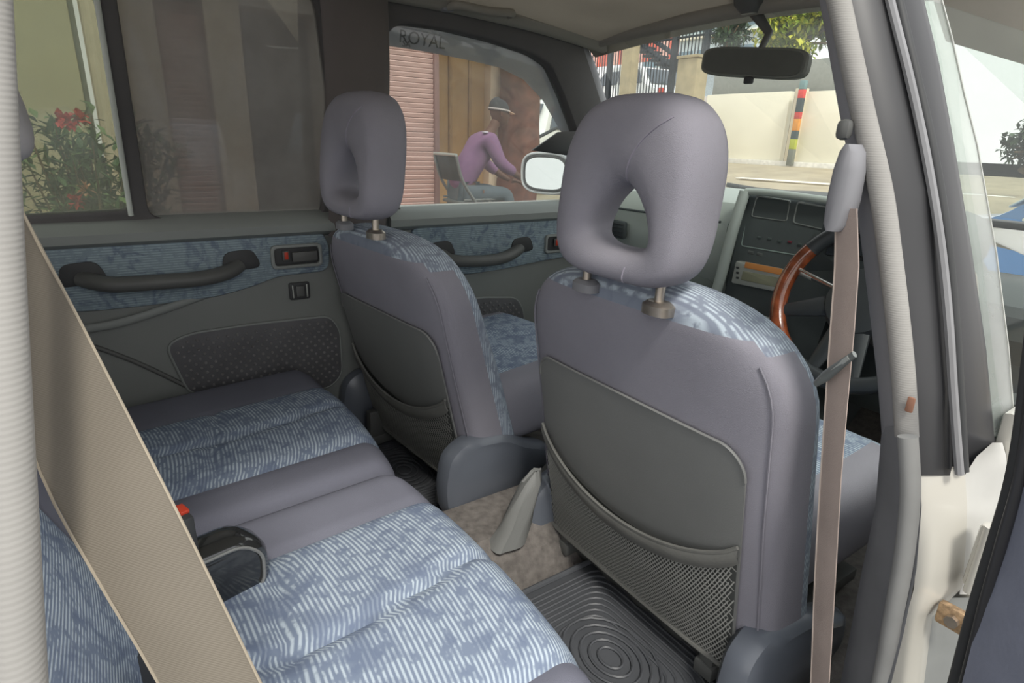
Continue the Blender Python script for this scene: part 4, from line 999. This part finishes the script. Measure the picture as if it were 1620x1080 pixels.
be = [(0, 1), (1, 2), (2, 3), (3, 4), (4, 5), (5, 6), (3, 7), (7, 8), (8, 9), (9, 10), (3, 11), (11, 12), (12, 13), (13, 14), (0, 15), (15, 16), (16, 17), (17, 18), (18, 19), (0, 20), (20, 21), (21, 22), (22, 23), (23, 24)]
br_ = [.12, .12, .13, .10, .06, .05, .06, .06, .042, .033, .022, .06, .042, .033, .022, .085, .065, .042, .035, .03, .085, .065, .042, .035, .03]
skin('body', bv, be, br_, M_skin, per)
# shirt follows torso and arms
sv = [(0, -.02, .52), (0, .04, .68), (0, .155, .85), (0, .255, .98), (0, .30, 1.05), (-.18, .25, 1.00), (-.23, .33, .80), (-.20, .48, .69), (.18, .25, 1.00), (.23, .33, .80), (.20, .50, .71)]
se = [(0, 1), (1, 2), (2, 3), (3, 4), (3, 5), (5, 6), (6, 7), (3, 8), (8, 9), (9, 10)]
skin('shirt', sv, se, [(.165, .13), (.155, .14), (.16, .14), (.13, .12), .075, .08, .062, .05, .08, .062, .05], M_shirt, per)
tv_ = [(0, 0, .52), (-.10, .04, .50), (-.16, .42, .515), (-.155, .43, .30), (-.15, .43, .12), (.10, .04, .50), (.16, .44, .515), (.16, .465, .30), (.16, .48, .12)]
skin('trousers', tv_, [(0, 1), (1, 2), (2, 3), (3, 4), (0, 5), (5, 6), (6, 7), (7, 8)], [.13, .10, .082, .065, .062, .10, .082, .065, .062], M_trs, per)
# head
bm = bmesh.new(); hc_ = V((0, .40, 1.255)); n = 20
secs = []
for k in range(15):
    a = -math.pi/2+math.pi*k/14; z = math.sin(a)*.115; c = max(.05, math.cos(a))**.75; r = []
    for j in range(n):
        t_ = j*2*math.pi/n; x = .073*c*math.cos(t_); y = .092*c*math.sin(t_)
        if z < 0: y += -z*.25; x *= 1+z*1.5
        if math.sin(t_) > .93 and -.045 < z < .01: y += .022*(1-abs(z+.02)/.03) if abs(z+.02) < .03 else 0
        r.append(hc_+V((x, y, z)))
    secs.append(r)
loft(bm, secs); hd = bmo('head', bm, M_skin, per)
for s in (-1, 1):
    box('ear', hc_+V((s*.074, -.005, -.01)), (.014, .03, .05), M_skin, hd, .006); box('eye', hc_+V((s*.03, .082, .0)), (.022, .012, .010), mat('eye_dark', (30, 26, 24), .3), hd, .004)
box('mouth', hc_+V((0, .093, -.06)), (.045, .012, .010), mat('lips', (110, 60, 54), .6), hd, .003)
# cap with pale stripe and brim
bm = bmesh.new(); secs = []
for k in range(9):
    a = math.pi/2*k/8; c = max(.04, math.cos(a))**.7; secs.append([hc_+V((.086*c*math.cos(j*2*math.pi/n), .104*c*math.sin(j*2*math.pi/n)-.004, .015+.115*math.sin(a)-.012*math.sin(j*2*math.pi/n))) for j in range(n)])
loft(bm, secs); cp_ = bmo('cap', bm, mat('dark_cap', (52, 52, 54), .85), per)
tube('cap_stripe', [hc_+V((.088*math.cos(a), .106*math.sin(a)-.004, .028-.012*math.sin(a))) for a in [k*2*math.pi/24 for k in range(24)]], .008, mat('cap_stripe', (196, 186, 182), .8), cp_, seg=6, closed=True)
plate('brim', mat('cap_brim', (206, 170, 140), .8), roundpoly([(-.07, .06), (.07, .06), (.06, .15), (-.06, .15)], .05, 5), .008, lambda a, b, c: tuple(hc_+V((a, b, .012-(b-.06)*.25+c))), parent=cp_)
# hands with fingers
for s, w_ in ((-1, V((-.15, .60, .62))), (1, V((.14, .64, .64)))):
    hv = [w_, w_+V((0, .05, -.01))]; hvv = [tuple(x) for x in hv]; he = [(0, 1)]; rr = [.024, .028]
    for i in range(4):
        o_ = (i-1.5)*.018; b0 = len(hvv); L_ = (.075, .085, .080, .062)[i]
        hvv += [tuple(w_+V((o_, .085, -.012))), tuple(w_+V((o_, .085+L_*.5, -.025))), tuple(w_+V((o_, .085+L_*.8, -.05)))]; he += [(1, b0), (b0, b0+1), (b0+1, b0+2)]; rr += [.010, .009, .008]
    b0 = len(hvv); hvv += [tuple(w_+V((-s*.035, .04, .0))), tuple(w_+V((-s*.05, .08, -.01)))]; he += [(0, b0), (b0, b0+1)]; rr += [.011, .009]
    skin('hand', hvv, he, rr, M_skin, per, sub=1)
bpy.data.objects.remove(text('t', ' ', .01, M_silver, None, (0, 0, 0), (1, 0, 0), (0, 0, 1)))
box('shoulder_badge', (.15, .20, 1.075), (.07, .04, .015), mat('pale_badge', (214, 206, 214), .8), per, .004)
# shoes
for s, y in ((-1, .50), (1, .56)): box('shoe', (s*.155, y+.03, .035), (.09, .26, .07), mat('dark_shoe', (48, 44, 42), .6), per, .03)
# folding chair
ch = thing('folding_chair', 'grey metal folding chair under the seated person', 'chair', (hip.x+.04, hip.y+.06, GZ), 0.0)
M_ch = mat('chair_grey_metal', (128, 128, 126), .5, .3); M_chd = mat('chair_dark_pad', (92, 94, 92), .7)
for s in (-1, 1):
    tube('front_leg', smoothpath([(s*.21, -.24, .84), (s*.21, -.17, .62), (s*.21, .02, .36), (s*.21, .25, .01)], 4), .014, M_ch, ch)
    tube('rear_leg', smoothpath([(s*.19, .14, .45), (s*.19, .0, .26), (s*.19, -.20, .01)], 4), .014, M_ch, ch)
    tube('side_brace', [(s*.20, -.15, .455), (s*.20, .2, .455)], .010, M_ch, ch)
box('seat_pad', (0, .03, .425), (.38, .40, .03), M_chd, ch, .012)
bm = bmesh.new(); g = [[bm.verts.new((x, -.215-.02*math.cos(x*7)+(.80-z)*.28, z)) for x in (-.21, -.1, 0, .1, .21)] for z in (.62, .70, .84)]
for j in range(2):
    for i in range(4): bm.faces.new((g[j][i], g[j][i+1], g[j+1][i+1], g[j+1][i]))
bmesh.ops.solidify(bm, geom=bm.faces[:], thickness=.02); bmo('back_pad', bm, M_chd, ch)
tube('top_rail', [(-.21, -.24, .85), (.21, -.24, .85)], .014, M_silver, ch); tube('cross_bar', [(-.19, .0, .26), (.19, .0, .26)], .009, M_ch, ch)

per.scale = (.93,)*3; ch.scale = (.95,)*3
# ---- bush behind the quarter window
def leaf(bm, p, d, L, w_, mi=0):
    d = d.normalized(); s = d.cross(V((0, 0, 1))); s = s.normalized() if s.length > .01 else V((1, 0, 0)); n_ = s.cross(d)
    a, b, c, e = bm.verts.new(p), bm.verts.new(p+d*L*.5+s*w_*.5+n_*L*.08), bm.verts.new(p+d*L), bm.verts.new(p+d*L*.5-s*w_*.5+n_*L*.08)
    f = bm.faces.new((a, b, c, e)); f.material_index = mi
def rdir(): 
    while True:
        v = V((random.uniform(-1, 1), random.uniform(-1, 1), random.uniform(-1, 1)))
        if .1 < v.length < 1: return v.normalized()
bush = thing('flowering_bush', 'green bush with red flowers behind the quarter window', 'bush')
bc = at(135, 285, 0, -2.7); M_leaf = mat('bush_leaf', (84, 110, 72), .6, var=.35, vscale=6); M_leaf2 = mat('bush_leaf_light', (116, 140, 90), .6, var=.25, vscale=6); M_stem = mat('bush_stem', (120, 100, 74), .9)
bm = bmesh.new(); bs = bmesh.new()
base = V((bc.x, bc.y, .0))
for i in range(60):
    a = random.uniform(0, 6.28); r = random.uniform(.05, .46); tip = V((bc.x+r*math.cos(a)*.7, bc.y+r*math.sin(a), random.uniform(.75, 1.42)-r*.35))
    pts = smoothpath([base+V((random.uniform(-.08, .08), random.uniform(-.08, .08), 0)), base.lerp(tip, .5)+V((0, 0, .1)), tip], 5); add_tube(bs, pts, [.012-.009*k/(len(pts)-1) for k in range(len(pts))], seg=5)
    for k in range(44):
        q = pts[random.randint(4, len(pts)-1)]; d = rdir()+V((0, 0, .3)); leaf(bm, q+rdir()*random.uniform(0, .07), d, random.uniform(.06, .11), random.uniform(.022, .04), random.random() < .4)
tag(bmo('foliage', bm, [M_leaf, M_leaf2], bush, False, False), kind='stuff'); bmo('stems', bs, M_stem, bush)
for px_, py_ in ((100, 188), (126, 186), (119, 318), (108, 192), (140, 300)):
    q = at(px_, py_, 0, -2.55); bm = bmesh.new()
    for k in range(26): leaf(bm, q+rdir()*.015, rdir(), .045, .03)
    o = bmo('flower', bm, mat('red_petal', (206, 70, 66), .6) if px_ != 140 else mat('pale_petal', (226, 176, 140), .6), bush, False, False)
rebase(bush)
# second wall patch / hedge behind bush handled by house wall

# ================================================================ OUTSIDE, FRONT: gate wall, fence, cars, tree
YW = 16
M_wallw = mat('white_wall', (246, 240, 218), .9, var=.03, vscale=1); M_grayw = mat('grey_wall', (150, 152, 144), .9, var=.06)
yw = thing('yard_wall', 'tall cream yard wall beyond the windscreen with a grey band above', 'wall')
def aw(px, py, y=YW): return at(px, py, 1, y)
def panel(name, xa, xb, z0, z1, mt, y=YW, th=.2, bev=.01): return box(name, ((xa+xb)/2, y+th/2, (z0+z1)/2), (abs(xb-xa), th, z1-z0), mt, yw, bev)
panel('wall_panel', aw(1113, 200).x, aw(1242, 200).x, .3, 2.75, M_wallw); panel('wall_panel', aw(1266, 200).x, aw(1440, 200).x, .3, 2.72, M_wallw)
panel('gate_post', aw(1252, 200).x, aw(1267, 200).x, .3, 2.8, M_col, YW-.1)
panel('upper_band', aw(1113, 150).x, aw(1440, 150).x, 2.74, 3.55, M_grayw, YW+.4)
panel('low_kerb', aw(1113, 270).x, aw(1440, 270).x, .6, .95, mat('kerb_white', (236, 232, 222), .9), YW-.12, .1)
rebase(yw)
bo = thing('striped_guard', 'red, yellow and black striped post in the gap of the cream wall', 'post')
p0 = aw(1249, 262, YW-.2); p1 = aw(1262, 128, YW-.2); seq = [(0, .2, (120, 122, 110)), (.2, .32, (180, 186, 60)), (.32, .42, (70, 84, 84)), (.42, .56, (226, 150, 50)), (.56, .64, (200, 60, 50)), (.64, .80, (64, 74, 76)), (.80, .90, (226, 72, 64)), (.90, 1, (120, 150, 150))]
for k, (a, b, c) in enumerate(seq): 
    q0, q1 = p0.lerp(p1, a), p0.lerp(p1, b); box('stripe_block', (p0.x, YW-.2, (q0.z+q1.z)/2), (.16, .12, q1.z-q0.z), mat('guard_%s' % '_'.join(map(str, c)), c, .8), bo, .01)
rebase(bo)
# far ground strip, white painted line
o = box('road_line', (-5.2, 12.6, ground_z(0, 12.6)+.01), (5, .35, .02), mat('road_white', (240, 236, 226), .8), None, .004, Matrix.Rotation(.15, 3, 'Z')); o.rotation_euler = (0, 0, 0); tag(o, 'white painted kerb line across the yard', kind='structure')
# concrete posts
def post(px0, px1, y, z1, label, mt, nm='concrete_post'):
    c = at((px0+px1)/2, 200, 1, y); w_ = abs(at(px1, 200, 1, y).x-at(px0, 200, 1, y).x)*.8; t = thing(nm, label, 'post')
    box('shaft', (c.x, y, z1/2), (w_, w_*.7, z1), mt, t, .02); box('cap', (c.x, y, z1+.03), (w_*1.1, w_*.8, .06), mt, t, .01); rebase(t)
M_post = mat('weathered_post', (160, 148, 118), .95, var=.15, vscale=4)
post(978, 998, 12.3, 4.2, 'tall weathered concrete post at the left of the windscreen', M_post); post(1066, 1104, 11.5, 3.1, 'thick weathered gate post beside the mirror', M_post)
# iron fence
fe = thing('iron_fence', 'black iron bar fence beyond the windscreen', 'fence'); M_iron = mat('black_iron', (44, 50, 54), .6)
YF = 13.2; xa, xb = at(800, 200, 1, YF).x, at(1112, 200, 1, YF).x; bm = bmesh.new(); n = int((xb-xa)/.11)
for i in range(n): add_box(bm, (xa+(xb-xa)*i/n, YF, 2.6), (.022, .022, 2.8))
tag(bmo('bars', bm, M_iron, fe), kind='stuff')
box('plinth', ((xa+xb)/2, YF, .9), (xb-xa, .2, .9), M_post, fe, .01)
for z in (1.4, 3.9): box('rail', ((xa+xb)/2, YF, z), (xb-xa, .04, .05), M_iron, fe, .004)
for px_ in (962, 1060, 1108): x = at(px_, 150, 1, YF).x; box('fence_post', (x, YF, 2.3), (.12, .12, 4.2), M_iron, fe, .01)
rebase(fe)
# outdoor stair with two sloping rails
st = thing('sloping_stair_rail', 'dark sloping stair rails behind the fence', 'railing')
for (a, b, r) in (((1003, 62), (1062, 104), .07), ((1026, 58), (1075, 92), .07), ((1024, 58), (1024, 80), .05), ((1050, 96), (1052, 110), .09)):
    tube('rail', [at(*a, 1, 18), at(*b, 1, 18)], r*1.2, M_iron, st)
for k in range(7): 
    s = k/6; q = at(1006+56*s, 64+40*s, 1, 18); box('step', q+V((.15, .3, -.25)), (.5, .9, .08), M_iron, st, .01)
for px_ in (1003, 1062): q = at(px_, 95, 1, 18); box('stair_post', (q.x, 18.1, 3.2), (.12, .12, 2.4), M_iron, st, .01)
rebase(st)
# red canopy and pale building
rc = thing('red_canopy', 'faded red striped canopy high behind the fence', 'canopy')
a, b = at(905, 62, 1, 20.3), at(1076, 55, 1, 20.3)
for x_ in (a.x, b.x): box('canopy_post', (x_, 20.4, 2.3), (.14, .14, 4.6), M_iron, rc, .01)
zt = 6.4; zb2 = at(1000, 100, 1, 20.3).z; n = 14
for i in range(n):
    x = a.x+(b.x-a.x)*(i+.5)/n; box('canopy_panel', (x, 20.3, (zt+zb2)/2), ((b.x-a.x)/n*.94, .08, zt-zb2), mat('canopy_red', (226, 120, 104), .8) if i % 3 else mat('canopy_pale', (236, 190, 178), .8), rc, .01)
rebase(rc)
pb = thing('pale_building', 'pale blue grey building with windows above the fence', 'building'); M_pb = mat('pale_blue_wall', (206, 220, 222), .9)
a, b = at(1020, 60, 1, 26), at(1200, 60, 1, 26); box('wall', ((a.x+b.x)/2, 27, 4.5), (b.x-a.x, 2, 9), M_pb, pb, .02)
for i in range(6):
    for z in (5.4, 6.9, 8.2):
        x = a.x+(b.x-a.x)*(i+.5)/6; o = box('window', (x, 25.98, z), (.9, .06, .7), mat('blue_pane', (120, 146, 158), .3), pb, .01)
for z in (4.9, 6.3, 7.7): box('ledge', ((a.x+b.x)/2, 25.9, z), (b.x-a.x, .25, .12), M_wallw, pb, .01)
rebase(pb, ((a.x+b.x)/2, 26, 0))
# back wall so the yard closes: red-brown plinth wall behind fence
o = box('far_wall', (-18, 21.6, 1.6), (14, .3, 3.2), mat('far_wall_paint', (214, 206, 200), .9), None, .02); tag(o, 'pale low wall far behind the fence', kind='structure')
# parked cars
def car(label, col, loc, rz, sc_=1.0, grp='cars parked outside', glass=(66, 76, 84)):
    t = thing('car', label, 'car', loc, rz, grp); mt = mat('car_paint_%s' % '_'.join(map(str, col)), col, .25, coat=.5, var=.02); gm = mat('car_glass_%d' % glass[0], glass, .08, spec=.8)
    prof = [(-2.1, .35), (-2.15, .60), (-2.05, .85), (-1.75, .95), (-1.55, 1.0), (-1.2, 1.5), (-.9, 1.58), (.3, 1.60), (.6, 1.52), (1.15, 1.05), (1.9, .92), (2.15, .70), (2.15, .38)]
    pr = roundpoly(prof, .12, 3); bm = bmesh.new()
    loft(bm, [[V((x*(1), p.x, .35+(p.y-.35))) if abs(x) < .8 else V((x, p.x*.99, p.y*.995)) for p in pr] for x in (-.84, -.78, .78, .84)])
    for v in bm.verts:
        if v.co.z > 1.0: v.co.x *= 1-(v.co.z-1.0)*.28
    bmo('body', bm, mt, t)
    for s in (-1, 1):
        for (w0, w1) in (((-1.38, 1.02), (-.25, 1.02)), ((-.18, 1.02), (.98, 1.02))):
            o = [(w0[0], 1.05), (w1[0], 1.05), (min(w1[0], .55), 1.46), (max(w0[0], -1.10), 1.46)]
            plate('side_window', gm, roundpoly(o, .05, 3), .01, lambda a, b, c, s=s: (s*(.845-(b-1.0)*.235)+c*s, a, b), parent=t)
        for y in (-1.35, 1.35):
            wb = bmesh.new(); add_tube(wb, [(s*.66, y, .33), (s*.86, y, .33)], .33, seg=22); wh = bmo('wheel', wb, M_black, t); wb = bmesh.new(); add_tube(wb, [(s*.85, y, .33), (s*.875, y, .33)], .2, seg=16); bmo('hub', wb, M_silver, wh)
    for y, zc, tl, nm in ((.93, 1.30, -.88, 'windscreen'), (-1.42, 1.27, .62, 'rear_window')):
        box(nm, (0, y, zc), (1.25, .02, .52), gm, t, .01, Matrix.Rotation(-tl if y > 0 else .62, 3, 'X') if 0 else Matrix.Rotation(.88 if y > 0 else -.60, 3, 'X'))
    for s in (-1, 1): box('headlamp', (s*.62, 2.12, .74), (.35, .06, .16), M_silver, t, .03); box('tail_lamp', (s*.68, -2.1, .78), (.22, .08, .22), M_red, t, .03)
    t.scale = (sc_,)*3; return t
def gz(p): return V((p.x, p.y, ground_z(p.x, p.y)))
car('white car parked behind the iron fence, beyond the thick gate post', (238, 242, 242), V((at(1030, 200, 1, 15.6).x-.8, 15.4, 2.0)), math.radians(86))
car('white car seen between the tall post and the left windscreen edge', (236, 240, 240), V((at(1030, 200, 1, 15.6).x-4.1, 15.4, 2.0)), math.radians(4))
car('white car seen through the left front window right of the brown pillar', (240, 240, 236), gz(at(872, 200, 0, -10.2)), math.radians(20), 1.1)
p = at(1600, 345, 1, 5.0); car('blue car with windows coloured pale as reflections beyond the right front door', (70, 120, 176), V((p.x+.85, 5.75, 0)), math.radians(90), .84, glass=(206, 214, 206))  # reflection on the glass is put into its pale base colour
# dark scooter-like shape and sloping kerb left of mirror
kb = thing('sloping_bar', 'dark diagonal barrier bar left of the iron fence', 'barrier'); tube('bar', [at(850, 218, 0, -8), at(905, 190, 0, -8)], .03, M_iron, kb); tube('bar_foot', [at(850, 218, 0, -8), at(850, 218, 0, -8)+V((0, 0, -.8))], .03, M_iron, kb); rebase(kb)
o = box('raised_road', (-19.6, 17.2, 1.0), (14, 7.0, 2.0), M_conc, None, .05); tag(o, 'raised street behind the iron fence', kind='structure')
# tree
def tree(c, r, zt, n, label, dark=False):
    t = thing('leafy_tree', label, 'tree'); bm = bmesh.new()
    base = V((c.x, c.y, ground_z(c.x, c.y))); add_tube(bm, smoothpath([base, base.lerp(c, .5)+V((.2, 0, 0)), c], 4), [.22-.012*k for k in range(9)], seg=10)
    for i in range(14): add_tube(bm, [c+V((0, 0, -.4)), c+rdir()*r*.9], [.06, .02], seg=6)
    bmo('trunk', bm, M_stem, t); bm = bmesh.new()
    cl = [(c+rdir()*r*random.uniform(.3, .95)) for i in range(40)]
    for i in range(n):
        q = random.choice(cl)+rdir()*random.uniform(0, r*.3); leaf(bm, q, rdir(), random.uniform(.16, .3), random.uniform(.08, .14), random.random() < .5)
    tag(bmo('foliage', bm, [mat('tree_leaf', (132, 150, 40), .6, var=.4, vscale=2), mat('tree_leaf_yellow', (196, 196, 66), .6, var=.3, vscale=2)] if not dark else [mat('tree_leaf_dark', (70, 90, 60), .6, var=.4, vscale=2)]*2, t, False, False), kind='stuff'); rebase(t)
tree(at(1270, 45, 1, 17.8), 1.25, 0, 5200, 'yellow green leafy tree above the cream wall right of the mirror')
tree(at(1155, 48, 1, 22), .9, 0, 1800, 'dark leafy tree peeping above the mirror', True)
p = at(1640, 215, 1, 20); tree(p, .8, 0, 1200, 'small distant tree at the right edge', True)
p = at(1605, 392, 1, 4.2); bm = bmesh.new(); hb = thing('low_hedge', 'low yellow green hedge beside the blue car', 'hedge')
for i in range(1500): leaf(bm, V((p.x+.35, p.y-.05, .5))+V((random.uniform(-.35, .35), random.uniform(-.5, .5), random.uniform(-.5, .06))), rdir(), .09, .05, random.random() < .5)
tag(bmo('foliage', bm, [MATS['tree_leaf'], MATS['tree_leaf_yellow']], hb, False, False), kind='stuff'); tube('stem', [V((p.x+.35, p.y+.3, 0)), V((p.x+.35, p.y+.3, .6))], .03, M_stem, hb); rebase(hb)
# ================================================================ finish
for o in list(bpy.data.objects):
    if o.parent and 'category' in o.keys(): del o['category']
